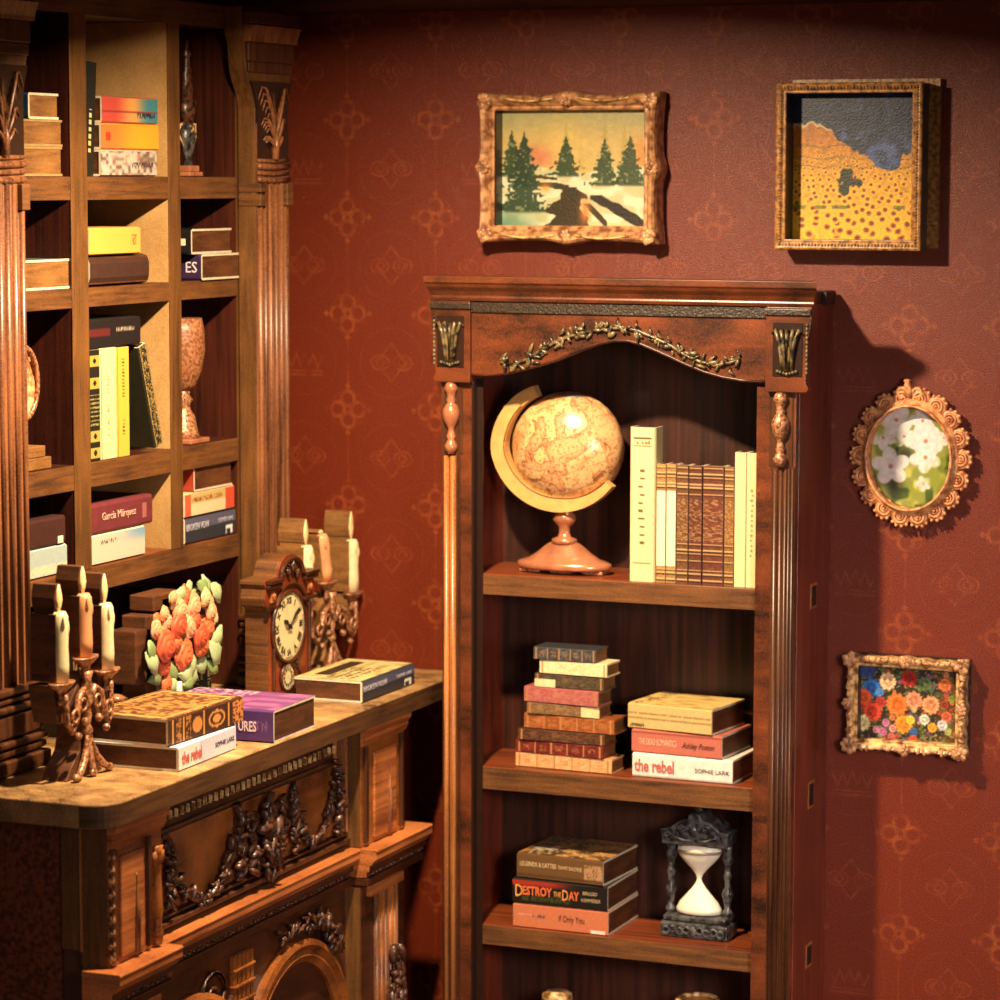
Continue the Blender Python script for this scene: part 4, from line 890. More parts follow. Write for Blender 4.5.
painted('painting', (x0 - 0.002, -0.0155, z0 - 0.002), (x1 - x0 + 0.004, 0, 0), (0, 0, z1 - z0 + 0.004), 130, 100, bouquet_p, M['paint'], t)

# ============================================================ GLOBE
S1 = 1.3185
def globe_mat():
    m, nt, b = newmat('antique_map'); N = nt.nodes; L = nt.links
    tc = N.new('ShaderNodeTexCoord'); no = N.new('ShaderNodeTexNoise'); no.inputs['Scale'].default_value = 9; no.inputs['Detail'].default_value = 7; no.inputs['Distortion'].default_value = 0.7
    L.new(tc.outputs['Object'], no.inputs['Vector'])
    r = N.new('ShaderNodeValToRGB'); e = r.color_ramp.elements
    e[0].position = 0.30; e[0].color = s2l((0.74, 0.46, 0.28)) + (1,); e[1].position = 0.70; e[1].color = s2l((0.86, 0.68, 0.45)) + (1,)
    for p, c in ((0.44, (0.88, 0.72, 0.48)), (0.490, (0.84, 0.64, 0.42)), (0.50, (0.40, 0.20, 0.12)), (0.508, (0.80, 0.54, 0.36)), (0.56, (0.84, 0.62, 0.42))):
        q = e.new(p); q.color = s2l(c) + (1,)
    L.new(no.outputs[0], r.inputs[0])
    sp = N.new('ShaderNodeSeparateXYZ'); L.new(tc.outputs['Object'], sp.inputs[0])
    x = X(nt, sp.outputs[0]); z = X(nt, sp.outputs[2])
    g1 = ((z * 0.94 - x * 0.34) * 22.0 + 50.0).fract() - 0.5; g2 = ((x * 0.94 + z * 0.34) * 22.0 + 50.0).fract() - 0.5
    ln = g1.abs().lt(0.016, 0.012).max(g2.abs().lt(0.016, 0.012)) * 0.5
    n2 = N.new('ShaderNodeTexNoise'); n2.inputs['Scale'].default_value = 120; L.new(tc.outputs['Object'], n2.inputs['Vector'])
    ln = ln.max((X(nt, n2.outputs[0]) * -1.0 + 1.0).lt(0.42, 0.03) * 0.6)
    mix = N.new('ShaderNodeMix'); mix.data_type = 'RGBA'; L.new(ln.k, mix.inputs[0]); L.new(r.outputs[0], mix.inputs[6]); mix.inputs[7].default_value = s2l((0.52, 0.28, 0.15)) + (1,)
    L.new(mix.outputs[2], b.inputs['Base Color']); b.inputs['Roughness'].default_value = 0.28; b.inputs['Coat Weight'].default_value = 0.5; b.inputs['Coat Roughness'].default_value = 0.25
    return m
t = thing('globe', 'antique tan desk globe on coppery stand, on top shelf of bookcase', 'globe', (0.352, -0.165, S1))
gx, gz, gy = 0.360, 1.648, -0.160
b = MB(); b.blob((0, 0, 0), (0.155, 0.095, 0.147), 3); bl = b.build('ball', globe_mat(), t, smooth=True, local=True); bl.location = Vector((gx, gy, gz)) - origin(t)
b = MB(); b.lathe(gx, 0, [(0.058, 0), (0.046, 0.008), (0.020, 0.013), (0.004, 0.015)], 20, sx=1, sy=0.6, M=Matrix.Translation((0.005, gy - 0.006, gz + 0.131)) @ Matrix.Rotation(0.0, 4, 'Y')); b.build('polar_cap', plain('slate_cap', (0.46, 0.36, 0.36), rough=0.35), t, smooth=True)
b = MB(); O_ = []; I_ = []
cxr, czr = 0.352, 1.655
for i in range(41):
    a = math.radians(114 + (326 - 114) * i / 40)
    ro = 0.192 - 0.018 * max(0, -math.sin(a)) - 0.022 * max(0, 1 - i / 14); ri = ro - 0.040 + 0.010 * max(0, 1 - i / 10) + 0.016 * max(0, (i - 30) / 10)
    O_.append((cxr + ro * math.cos(a), czr + ro * math.sin(a))); I_.append((cxr + ri * math.cos(a), czr + ri * math.sin(a)))
yr0, yr1 = gy - 0.055, gy - 0.020
for i in range(40):
    for P, Q in ((O_, 0),):
        a0, a1, c0, c1 = O_[i], O_[i + 1], I_[i], I_[i + 1]
        v = [b.bm.verts.new((p[0], y, p[1])) for y in (yr0, yr1) for p in (a0, a1, c1, c0)]
        b._f(v[:4]); b._f(list(reversed(v[4:]))); b._f([v[0], v[4], v[5], v[1]]); b._f([v[3], v[2], v[6], v[7]])
        if i == 0: b._f([v[0], v[3], v[7], v[4]])
        if i == 39: b._f([v[1], v[5], v[6], v[2]])
bmesh.ops.remove_doubles(b.bm, verts=b.bm.verts, dist=1e-5)
rg = b.build('meridian_ring', plain('parchment_ring', (0.80, 0.62, 0.36), rough=0.4, var=0.15, scale=30), t)
b = MB(); pts = [(p[0] * 0.93 + q[0] * 0.07, yr0 - 0.0006, p[1] * 0.93 + q[1] * 0.07) for p, q in zip(I_, O_)]; b.tube(pts[4:], 0.0018, 4); b.build('ring_line', cmat((0.45, 0.22, 0.12)), rg)
b = MB(); b.lathe(0.359, gy - 0.02, [(0.012, 1.526), (0.030, 1.521), (0.036, 1.510), (0.036, 1.497), (0.030, 1.486), (0.018, 1.480), (0.030, 1.470), (0.032, 1.458), (0.024, 1.448), (0.016, 1.440), (0.015, 1.425), (0.018, 1.414), (0.034, 1.408), (0.036, 1.396)], 18, sy=0.8)
b.build('stem', M['copper'], t, smooth=True)
b = MB(); b.lathe(0.359, gy - 0.02, [(0.034, 1.400), (0.044, 1.396), (0.058, 1.386), (0.078, 1.370), (0.100, 1.356), (0.120, 1.350), (0.130, 1.346), (0.132, 1.336), (0.126, 1.330), (0.10, 1.328)], 28, sy=0.52); bs = b.build('base', M['copper'], t, smooth=True)
for x in (0.272, 0.359, 0.446):
    b = MB(); b.box(x - 0.030, x + 0.030, gy - 0.05, gy + 0.01, S1 + 0.0005, 1.329); b.build('foot', M['bronze'], bs, bevel=0.003)

# ============================================================ HOURGLASS
S3 = 0.3785
t = thing('hourglass', 'black ornate hourglass with pale sand on the lower bookcase shelf', 'hourglass', (0.735, -0.20, S3))
hx, hy = 0.737, -0.168
b = MB(); b.box(hx - 0.093, hx + 0.093, hy - 0.045, hy + 0.045, S3 + 0.0005, S3 + 0.040); b.box(hx - 0.086, hx + 0.086, hy - 0.04, hy + 0.04, S3 + 0.042, S3 + 0.058)
bb = b.build('base', M['black'], t, bevel=0.005)
b = MB(); b.prism([(hx - 0.090, 0.625), (hx + 0.090, 0.625), (hx + 0.090, 0.650), (hx + 0.094, 0.665), (hx + 0.07, 0.668), (hx + 0.045, 0.688), (hx + 0.02, 0.694), (hx + 0.016, 0.708), (hx - 0.016, 0.708), (hx - 0.02, 0.694), (hx - 0.045, 0.688), (hx - 0.07, 0.668), (hx - 0.094, 0.665), (hx - 0.090, 0.650)], hy - 0.045, hy + 0.045); tp_ = b.build('top', M['black'], t, bevel=0.004)
b = MB()
for s in (-1, 1):
    for q in range(4): b.torus((hx + s * (0.016 + q * 0.018), hy - 0.048, 0.655 - q * 0.002 + (0.018 if q < 2 else 0)), 0.009, 0.004, n=9, m=4)
    b.tube([(hx + s * 0.005, hy - 0.048, 0.640), (hx + s * 0.03, hy - 0.052, 0.640), (hx + s * 0.07, hy - 0.048, 0.655)], 0.004, 5)
b.blob((hx, hy - 0.048, 0.665), (0.012, 0.008, 0.018), 2); b.blob((hx, hy, 0.716), (0.016, 0.014, 0.010), 2)
b.build('scrollwork', M['black'], tp_, smooth=True)
b = MB()
for s in (-1, 1):
    for q in range(4): b.torus((hx + s * (0.018 + q * 0.019), hy - 0.048, S3 + 0.022 - 0.004 * (q % 2)), 0.009, 0.004, n=9, m=4)
b.blob((hx, hy - 0.047, S3 + 0.02), (0.012, 0.006, 0.014), 2); b.build('scrollwork', M['black'], bb, smooth=True)
for s in (-1, 1):
    b = MB(); zb = S3 + 0.058; H = 0.625 - zb
    b.lathe(hx + s * 0.078, hy, [(0.014, zb), (0.014, zb + 0.012), (0.008, zb + 0.02), (0.012, zb + 0.045), (0.016, zb + 0.06), (0.009, zb + 0.075), (0.008, zb + H * 0.5), (0.013, zb + H * 0.56), (0.008, zb + H * 0.62), (0.010, zb + H * 0.72), (0.016, zb + H * 0.82), (0.010, zb + H * 0.9), (0.014, zb + H * 0.94), (0.014, zb + H)], 10)
    b.build('column', M['black'], t, smooth=True)
b = MB(); zc = 0.530
b.lathe(hx, hy, [(0.050, 0.438), (0.062, 0.441), (0.061, 0.452), (0.052, 0.468), (0.036, 0.486), (0.020, 0.504), (0.009, 0.520), (0.006, zc), (0.010, 0.541), (0.022, 0.556), (0.040, 0.574), (0.054, 0.590), (0.060, 0.604), (0.058, 0.618), (0.045, 0.624)], 24, sy=0.62)
b.build('glass_bulb', M['sand'], t, smooth=True)
b = MB(); b.lathe(hx, hy, [(0.0605, 0.5995), (0.0615, 0.6035), (0.0605, 0.6075)], 24, sy=0.63); b.build('sand_line', cmat((0.55, 0.50, 0.42)), t, smooth=True)

# ============================================================ BOOKS IN THE BOOKCASE
def bk(*a, **k): return book(*a, **k)
G = 'books standing on the top bookcase shelf'
CR = cmat((0.84, 0.77, 0.56), var=0.05)
def spine_marks(n, col=(0.35, 0.25, 0.12), seed=1, top=True, pitch=0.45):
    def fn(u, v):
        img = np.zeros(u.shape + (3,)) + C3(0.84, 0.77, 0.56); r = np.random.RandomState(seed)
        for k in range(n):
            x = 0.28 + 0.52 * k / n; m = (np.abs(u - x) < 0.008) & (np.abs(v - 0.5 - r.uniform(-0.06, 0.06)) < 0.11); img = mixto(img, col, m * 0.9)
        if top:
            for x in (0.07, 0.12, 0.88): img = mixto(img, col, (np.abs(u - x) < 0.004) & (np.abs(v - 0.5) < 0.38))
            img = mixto(img, col, (np.abs(u - 0.095) < 0.012) & (np.abs(v - 0.5) < 0.3) & (vn(u, v, 40, 3) > 0.5))
        return img
    return fn
book('tallest cream book beside the globe on the top bookcase shelf', G, CR, 0.398, 0.070, 0.055, (0.608, -0.270, S1), stand=True, art=spine_marks(10), edge='white')
x = 0.6455
def banded(base, mid, dark=(0.34, 0.20, 0.12), plainmid=False):
    def fn(u, v):
        img = np.zeros(u.shape + (3,)) + C3(*base)
        img = img * (0.75 + 0.5 * vn(u * 3, v, 30, 4))[..., None]
        if plainmid: img = mixto(img, mid, (u > 0.22) & (u < 0.86))
        for x in (0.02, 0.07, 0.10, 0.155, 0.185, 0.24, 0.66, 0.71, 0.74, 0.80, 0.88, 0.91, 0.965):
            if plainmid and 0.21 < x < 0.85: continue
            img = mixto(img, (0.82, 0.68, 0.46), (np.abs(u - x) < 0.0055) * 0.75); img = mixto(img, (0.16, 0.09, 0.06), (np.abs(u - x - 0.013) < 0.005) * 0.8)
        if not plainmid: img = mixto(img, (0.80, 0.62, 0.40), ((u > 0.28) & (u < 0.64) & (vn(u * 14, v * 0.5, 12, 6) > 0.62)) * 0.5)
        return np.clip(img, 0, 1)
    return fn
SET = [(0.026, (0.62, 0.45, 0.25), (0.86, 0.82, 0.68), True, 'slim white spined book with brown bands right beside the tallest cream book'), (0.027, (0.60, 0.43, 0.24), (0.86, 0.82, 0.68), True, 'second slim white banded book from the tallest cream book'),
       (0.032, (0.40, 0.26, 0.15), None, False, 'narrow tan brown ribbed book between white banded and reddish books'), (0.036, (0.34, 0.18, 0.12), None, False, 'narrow reddish brown ribbed book left of the widest ribbed book'),
       (0.058, (0.38, 0.20, 0.13), None, False, 'widest reddish brown ribbed book with gilt lines, top bookcase shelf'), (0.026, (0.48, 0.33, 0.17), None, False, 'narrow golden brown ribbed book next to the pale yellow books')]
for w, c, mid, pm, lab in SET:
    book(lab, G, cmat(c), 0.306 + rnd.uniform(-0.002, 0.002), w, 0.045, (x + w / 2, -0.268, S1), stand=True, art=banded(c, mid, plainmid=pm), edge='white'); x += w + 0.0008
for w, lab, s_ in ((0.031, 'tall pale yellow book, nearest the ribbed brown books', 3), (0.030, 'tall pale yellow book with faint lettering, second from the right', 5), (0.016, 'slim pale yellow book against the right end of top bookcase shelf', 7)):
    book(lab, G, CR, 0.343, w, 0.045, (x + w / 2, -0.268, S1), stand=True, art=spine_marks(14 if s_ == 5 else 0, (0.55, 0.45, 0.25), s_, top=False)); x += w + 0.0008

# middle shelf, tall stack of old books
G = 'old books stacked on the middle bookcase shelf'
S2 = 0.8055
z = S2
def oldspine(c1, c2, n=5, gold=(0.66, 0.46, 0.26), sd=0):
    def fn(u, v):
        img = lerp(np.zeros(u.shape + (3,)) + C3(*c1), np.zeros(u.shape + (3,)) + C3(*c2), sm(vn(u * 2, v, 16, 4), 0.3, 0.8))
        for k in range(n + 1): img = mixto(img, gold, (np.abs(u - 0.04 - 0.92 * k / n) < 0.008))
        img = mixto(img, gold, ((np.abs(((u - 0.04) / 0.92 * n) % 1 - 0.5) < 0.22) & (np.abs(v - 0.5) < 0.24) & (vn(u * 2 + sd, v, 40, 8 + sd) > 0.6)) * (0.75 if n > 1 else 0.25))
        return img
    return fn
ST = [(0.274, 0.038, 0.387, (0.78, 0.56, 0.36), (0.86, 0.66, 0.44), 'tan ribbed book at the bottom of the tall old stack'),
      (0.252, 0.034, 0.376, (0.35, 0.10, 0.09), (0.50, 0.18, 0.14), 'dark crimson book second from bottom of the tall old stack'),
      (0.245, 0.030, 0.382, (0.26, 0.15, 0.09), (0.42, 0.27, 0.17), 'thin dark brown book under the amber ribbed book'),
      (0.258, 0.040, 0.402, (0.52, 0.27, 0.12), (0.66, 0.38, 0.19), 'amber brown ribbed book with gilt squares, widest in old stack'),
      (0.205, 0.030, 0.386, (0.42, 0.30, 0.19), (0.56, 0.42, 0.27), 'worn brown book with pale corner, above the amber ribbed book'),
      (0.214, 0.041, 0.381, (0.62, 0.32, 0.30), (0.70, 0.42, 0.36), 'faded rose pink book in the middle of old stack'),
      (0.196, 0.036, 0.402, (0.24, 0.20, 0.14), (0.36, 0.30, 0.21), 'dark olive book with pale label, below the cream book'),
      (0.192, 0.036, 0.414, (0.86, 0.76, 0.56), (0.92, 0.84, 0.64), 'cream book second from top of the tall old stack'),
      (0.176, 0.034, 0.391, (0.20, 0.20, 0.20), (0.34, 0.33, 0.31), 'small charcoal ribbed book topping the tall old stack')]
for k, (L, T, cx, c1, c2, lab) in enumerate(ST):
    bands = []
    if k == 4: bands = [(0.75, 1.0, 0.03, 0.97, (0.88, 0.76, 0.54))]
    if k == 6: bands = [(0.0, 0.30, 0.03, 0.60, (0.88, 0.78, 0.58))]
    book(lab, G, cmat(c1), L, T, 0.085, (cx, -0.252 - 0.002 * (k % 3), z), rz=math.radians([-2, -3, -1, -3, -1, -4, -2, -3, -1][k]), art=oldspine(c1, c2, 5 if k in (0, 1, 3, 8) else 1, sd=k), edge=cmat(c2), pages='burntpale', bands=bands); z += T + 0.0006

# middle shelf, right stack
G = 'paperbacks stacked on the right of the middle bookcase shelf'
def topcream(u, v):
    img = np.zeros(u.shape + (3,)) + C3(0.80, 0.68, 0.40); img = mixto(img, (0.62, 0.46, 0.22), sm(vn(u, v, 9, 3), 0.5, 0.9) * 0.8)
    img = mixto(img, (0.28, 0.24, 0.12), (np.abs(u - 0.10 - 0.10 * v) < 0.05) & (vn(u * 3, v, 24, 9) > 0.55)); return img
def strip(c, lines): 
    def fn(u, v):
        img = np.zeros(u.shape + (3,)) + C3(*c); img = img * (0.94 + 0.1 * vn(u * 4, v, 30, 2))[..., None]
        for (u0, u1, v0, v1, cc, th) in lines: img = mixto(img, cc, ((u > u0) & (u < u1) & (v > v0) & (v < v1) & (vn(u * 2, v, 60, 7) > th)) * 0.85)
        return img
    return fn
z = S2
book('white paperback with red lettering at bottom of three, under pink book', G, cmat((0.88, 0.83, 0.76)), 0.275, 0.062, 0.20, (0.718, -0.258, z), rz=math.radians(-1.5),
     texts=[('the rebel', 0.72, 0.40, 0.22, 0.50, (0.72, 0.38, 0.34), dict(bold=0.0012)), ('SOPHIE LARK', 0.26, 0.34, 0.80, 0.46, (0.25, 0.25, 0.28))]); z += 0.0626
book('salmon pink paperback between the white and the cream yellow ones', G, cmat((0.70, 0.38, 0.30)), 0.252, 0.060, 0.20, (0.700, -0.252, z), rz=math.radians(-4),
     art=strip((0.72, 0.40, 0.32), [(0.0, 1.0, 0.90, 1.0, (0.5, 0.22, 0.18), 0.0)]), texts=[('THE DEAD ROMANTICS', 0.40, 0.42, 0.29, 0.50, (0.86, 0.70, 0.56)), ('Ashley Poston', 0.36, 0.36, 0.74, 0.44, (0.14, 0.08, 0.07), dict(shear=0.4))]); z += 0.0606
book('cream yellow worn paperback lying on the salmon pink book', G, cmat((0.76, 0.64, 0.38)), 0.240, 0.066, 0.20, (0.680, -0.250, z), rz=math.radians(-7), art=strip((0.78, 0.66, 0.42), [(0.0, 1.0, 0.42, 0.48, (0.5, 0.38, 0.2), 0.2), (0.0, 1, 0.62, 0.66, (0.5, 0.38, 0.2), 0.3), (0.02, 0.2, 0.0, 0.2, (0.2, 0.15, 0.1), 0.4)]), topart=topcream)
# lower shelf stack
G = 'paperbacks stacked on the lower bookcase shelf'
z = S3
book('orange paperback at the bottom of three on the lower shelf', G, cmat((0.76, 0.43, 0.28)), 0.268, 0.064, 0.23, (0.388, -0.272, z), texts=[('If Only You', 0.40, 0.27, 0.62, 0.50, (0.20, 0.10, 0.10))], bands=[(0.82, 0.97, 0.04, 0.18, (0.92, 0.84, 0.74))],
     art=strip((0.77, 0.44, 0.29), [(0.05, 0.32, 0.55, 0.62, (0.8, 0.6, 0.5), 0.3), (0.20, 0.34, 0.45, 0.60, (0.35, 0.22, 0.24), 0.45)])); z += 0.0646
def dday(u, v):
    img = np.zeros(u.shape + (3,)) + C3(0.10, 0.07, 0.05); img = mixto(img, (0.62, 0.18, 0.10), np.clip((v - 0.72) / 0.1, 0, 1) * sm(0.75 - u, 0, 0.4)); img = mixto(img, (0.28, 0.30, 0.10), ((v < 0.30) & (v > 0.14) & (u > 0.10) & (u < 0.62) & (vn(u * 3, v, 40, 3) > 0.45)) * 0.8)
    return img
book('black paperback with red gold title, middle of the lower shelf stack', G, cmat((0.12, 0.09, 0.07)), 0.268, 0.066, 0.23, (0.386, -0.272, z), art=dday,
     texts=[('D', 0.70, 0.075, 0.07, 0.53, (0.92, 0.60, 0.30)), ('ESTROY', 0.50, 0.31, 0.265, 0.55, (0.88, 0.42, 0.22), dict(bold=0.0008)), ('THE', 0.30, 0.08, 0.475, 0.50, (0.90, 0.62, 0.34)), ('D', 0.62, 0.06, 0.56, 0.50, (0.92, 0.60, 0.30)), ('AY', 0.50, 0.11, 0.65, 0.50, (0.88, 0.42, 0.22), dict(bold=0.0008)), ('BRIGID', 0.20, 0.15, 0.82, 0.66, (0.72, 0.62, 0.46)), ('KEMMERER', 0.20, 0.20, 0.83, 0.38, (0.72, 0.62, 0.46))]); z += 0.0666
def legtop(u, v):
    img = lerp(np.zeros(u.shape + (3,)) + C3(0.30, 0.20, 0.10), np.zeros(u.shape + (3,)) + C3(0.66, 0.46, 0.22), sm(vn(u, v, 6, 3), 0.35, 0.75)); img = mixto(img, (0.10, 0.09, 0.10), np.exp(-((u - 0.18) ** 2 + (v - 0.8) ** 2) / 0.04)); img = mixto(img, (0.86, 0.76, 0.56), (vn(u * 2, v * 2, 22, 5) > 0.8) * 0.8); img = mixto(img, (0.85, 0.8, 0.7), ((np.abs(u - 0.2) < 0.12) & (np.abs(v - 0.35) < 0.14) & (np.abs((v * 18 + u * 3) % 1 - 0.5) < 0.22)) * 0.8); return img
book('brown illustrated paperback on top of the lower shelf stack', G, cmat((0.36, 0.24, 0.13)), 0.248, 0.066, 0.23, (0.384, -0.268, z), rz=math.radians(-3), art=strip((0.40, 0.28, 0.15), [(0.78, 1.0, 0.05, 0.8, (0.72, 0.55, 0.38), 0.35), (0, 1, 0, 0.2, (0.3, 0.2, 0.1), 0.2)]), topart=legtop,
     texts=[('LEGENDS & LATTES', 0.27, 0.42, 0.25, 0.60, (0.82, 0.72, 0.52)), ('TRAVIS BALDREE', 0.22, 0.28, 0.62, 0.58, (0.78, 0.66, 0.46))])
# things peeping in at the bottom edge
t = thing('decorative_box', 'small round lidded gilt box just showing on bookcase bottom shelf, below the stack', 'box', (0.352, -0.2, -0.0595))
b = MB(); b.lathe(0.352, -0.2, [(0.05, -0.059), (0.055, 0.10), (0.050, 0.16), (0.030, 0.17)], 20); b.build('body', M['copper'], t, smooth=True)
b = MB(); b.lathe(0.352, -0.2, [(0.042, 0.171), (0.040, 0.19), (0.028, 0.197)], 20); b.build('lid', M['giltpale'], t, smooth=True)
t = thing('brass_urn', 'brass urn rim just showing on bookcase bottom shelf, below the hourglass', 'urn', (0.745, -0.2, -0.0595))
b = MB(); b.lathe(0.745, -0.2, [(0.05, -0.059), (0.045, -0.03), (0.02, 0.0), (0.045, 0.06), (0.07, 0.13), (0.062, 0.20), (0.05, 0.21)], 20); b.build('body', M['gold'], t, smooth=True)
b = MB(); b.torus((0.745, -0.2, 0.214), 0.052, 0.007, U=(1, 0, 0), V=(0, 1, 0), n=22, m=6); b.build('rim', M['giltpale'], t, smooth=True)

# ============================================================ THINGS ON THE SIDEBOARD
DZ = 1.0045
def candelabra(label, xf, cy, candles, arms, tilt=0.0, dep=0.085):
    """flat-backed three branch candelabra facing +x; candles: list of (y, z0, z1, flame_h, material)"""
    t = thing('candelabra', label, 'candelabra', (xf - dep / 2, cy, DZ), 0, 'three branch candelabras on the sideboard')
    # thick wooden back silhouette
    x0, x1 = xf - dep, xf - 0.020
    b = MB()
    b.prism([(cy - 0.080, DZ + 0.0005), (cy + 0.080, DZ + 0.0005), (cy + 0.050, DZ + 0.03), (cy + 0.020, DZ + 0.06), (cy + 0.010, DZ + 0.10), (cy + 0.010, DZ + 0.215), (cy - 0.010, DZ + 0.215), (cy - 0.010, DZ + 0.10), (cy - 0.022, DZ + 0.06), (cy - 0.055, DZ + 0.03)], x0, x1, 'x')
    ya, yb = candles[0][0], candles[-1][0]
    b.prism([(ya - 0.012, candles[0][1] - 0.09), (ya + 0.04, candles[0][1] - 0.10), (cy, DZ + 0.19), (yb - 0.04, candles[-1][1] - 0.10), (yb + 0.012, candles[-1][1] - 0.085), (yb + 0.034, candles[-1][1] - 0.002), (yb - 0.028, candles[-1][1] - 0.004), (yb - 0.035, candles[-1][1] - 0.06), (cy, candles[1][1] - 0.03), (ya + 0.035, candles[0][1] - 0.06), (ya + 0.028, candles[0][1] - 0.004), (ya - 0.034, candles[0][1] - 0.002)], x0 + 0.001, x1 - 0.001, 'x')
    b.build('wooden_back', M['burnt'] if cy < -1 else M['burntpale'], t, bevel=0.002)
    # foot and stem in relief
    b = MB()
    for s in (-1, 0, 1):
        b.tube([(xf - 0.012, cy + s * 0.003, DZ + 0.115), (xf - 0.008, cy + s * 0.008, DZ + 0.08), (xf - 0.004, cy + s * 0.024, DZ + 0.045), (xf, cy + s * 0.050, DZ + 0.020), (xf + 0.004, cy + s * 0.070, DZ + 0.010)], [0.006, 0.007, 0.009, 0.009, 0.007], 8)
    for s in (-1, 0, 1): b.blob((xf + 0.002, cy + s * 0.072, DZ + 0.0100), (0.010, 0.014, 0.009), 2)
    b.build('foot', M['bronze'], t, smooth=True)
    b = MB(); zt = candles[1][1] - 0.03; h = zt - DZ - 0.10
    b.lathe(xf - 0.012, cy, [(0.010, DZ + 0.09), (0.014, DZ + 0.105), (0.008, DZ + 0.12), (0.012, DZ + 0.10 + h * 0.30), (0.008, DZ + 0.10 + h * 0.42), (0.016, DZ + 0.10 + h * 0.52), (0.009, DZ + 0.10 + h * 0.62), (0.015, DZ + 0.10 + h * 0.75), (0.010, DZ + 0.10 + h * 0.85), (0.016, zt)], 10); b.build('stem', M['bronze'], t, smooth=True)
    for (yy, z0, z1, fh, mat) in (candles[0], candles[2]):
        s = 1 if yy > cy else -1; d = abs(yy - cy)
        b = MB()
        zz = z0 - 0.045
        pts = [(xf - 0.008, cy + s * 0.008, zz - 0.015), (xf - 0.006, cy + s * d * 0.25, zz + 0.020), (xf - 0.004, cy + s * d * 0.48, zz + 0.005), (xf - 0.004, cy + s * d * 0.60, zz - 0.045), (xf - 0.004, cy + s * d * 0.80, zz - 0.068), (xf - 0.006, cy + s * d * 0.98, zz - 0.045), (xf - 0.008, cy + s * d, zz + 0.005), (xf - 0.010, yy, zz + 0.02)]
        b.tube(pts, [0.007, 0.008, 0.0085, 0.008, 0.008, 0.008, 0.007, 0.009], 8)
        b.torus((xf + 0.002, cy + s * d * 0.74, zz - 0.034), 0.014, 0.004, U=(0, 1, 0), V=(0, 0, 1), n=12, m=5); b.torus((xf - 0.002, cy + s * d * 0.32, zz - 0.014), 0.014, 0.004, U=(0, 1, 0), V=(0, 0, 1), n=12, m=5)
        b.blob((xf + 0.002, cy + s * d * 0.30, zz - 0.052), 0.010, 2); b.blob((xf + 0.002, cy + s * d * 0.62, zz - 0.080), 0.009, 2)
        b.build('arm', M['bronze'], t, smooth=True)
    for (yy, z0, z1, fh, mat) in candles:
        b = MB(); b.lathe(xf - 0.016, yy, [(0.012, z0 - 0.050), (0.018, z0 - 0.042), (0.013, z0 - 0.032), (0.018, z0 - 0.018), (0.036, z0 - 0.008), (0.044, z0 - 0.002), (0.045, z0 + 0.002), (0.034, z0 + 0.001)], 18, sx=0.5); b.build('drip_cup', M['bronze'], t, smooth=True)
        tl = tilt if mat is M['orangewax'] else 0.0
        b = MB(); off = tl * (z1 - z0)
        rr = 0.0195; pr = [(0.0, z0 + 0.0025, rr), (0.25, z0 + (z1 - z0) * 0.25, rr * 1.04), (0.5, z0 + (z1 - z0) * 0.5, rr * 0.97), (0.75, z0 + (z1 - z0) * 0.75, rr * 1.03), (0.95, z1 - 0.010, rr * 0.98), (1, z1, rr * 0.7)]
        b.tube([(xf - 0.020, yy + off * (0 - k), z) for k, z, r_ in pr], [r_ for k, z, r_ in pr], 14)
        for q in range(2): b.blob((xf - 0.003, yy - off * 0.9 - 0.010 + q * 0.016, z1 - 0.022 - 0.014 * q), (0.004, 0.004, 0.016), 2)
        c = b.build('candle', mat, t, smooth=True)
        b = MB(); b.prism([(yy - 0.021, z0 + 0.004), (yy + 0.018, z0 + 0.004), (yy + 0.018 - off, z1 - 0.004), (yy - 0.021 - off, z1 - 0.004)], x0 + 0.002, x1 + 0.002, 'x')
        b.prism([(yy - 0.015 - off, z1 + 0.008), (yy + 0.013 - off, z1 + 0.008), (yy + 0.016 - off, z1 + fh * 0.5), (yy + 0.010 - off, z1 + fh), (yy - 0.010 - off, z1 + fh), (yy - 0.018 - off, z1 + fh * 0.5)], x0 + 0.004, xf - 0.022, 'x')
        b.prism([(yy - 0.012 - off, z1 - 0.005), (yy + 0.009 - off, z1 - 0.005), (yy + 0.009 - off, z1 + 0.009), (yy - 0.012 - off, z1 + 0.009)], x0 + 0.006, xf - 0.024, 'x')
        b.build('wooden_back', M['burnt'] if cy < -1 else M['burntpale'], c, bevel=0.001)
        b = MB(); b.lathe(xf - 0.021, yy - off, [(0.004, z1 - 0.001), (0.010, z1 + fh * 0.22), (0.0135, z1 + fh * 0.42), (0.010, z1 + fh * 0.7), (0.003, z1 + fh * 0.98)], 10, sx=0.4); b.build('flame', M['flame'], c, smooth=True)
    return t
candelabra('brown candelabra with three candles at the near end of sideboard', -0.200, -1.672, [(-1.772, 1.232, 1.392, 0.062, M['cream']), (-1.668, 1.275, 1.420, 0.062, M['orangewax']), (-1.572, 1.232, 1.386, 0.068, M['cream'])], None)
candelabra('gold brown candelabra with three candles behind the clock near the corner', -0.300, -0.200, [(-0.335, 1.222, 1.375, 0.070, M['cream']), (-0.215, 1.262, 1.395, 0.012, M['orangewax']), (-0.054, 1.212, 1.360, 0.078, M['cream'])], None, tilt=0.22, dep=0.10)

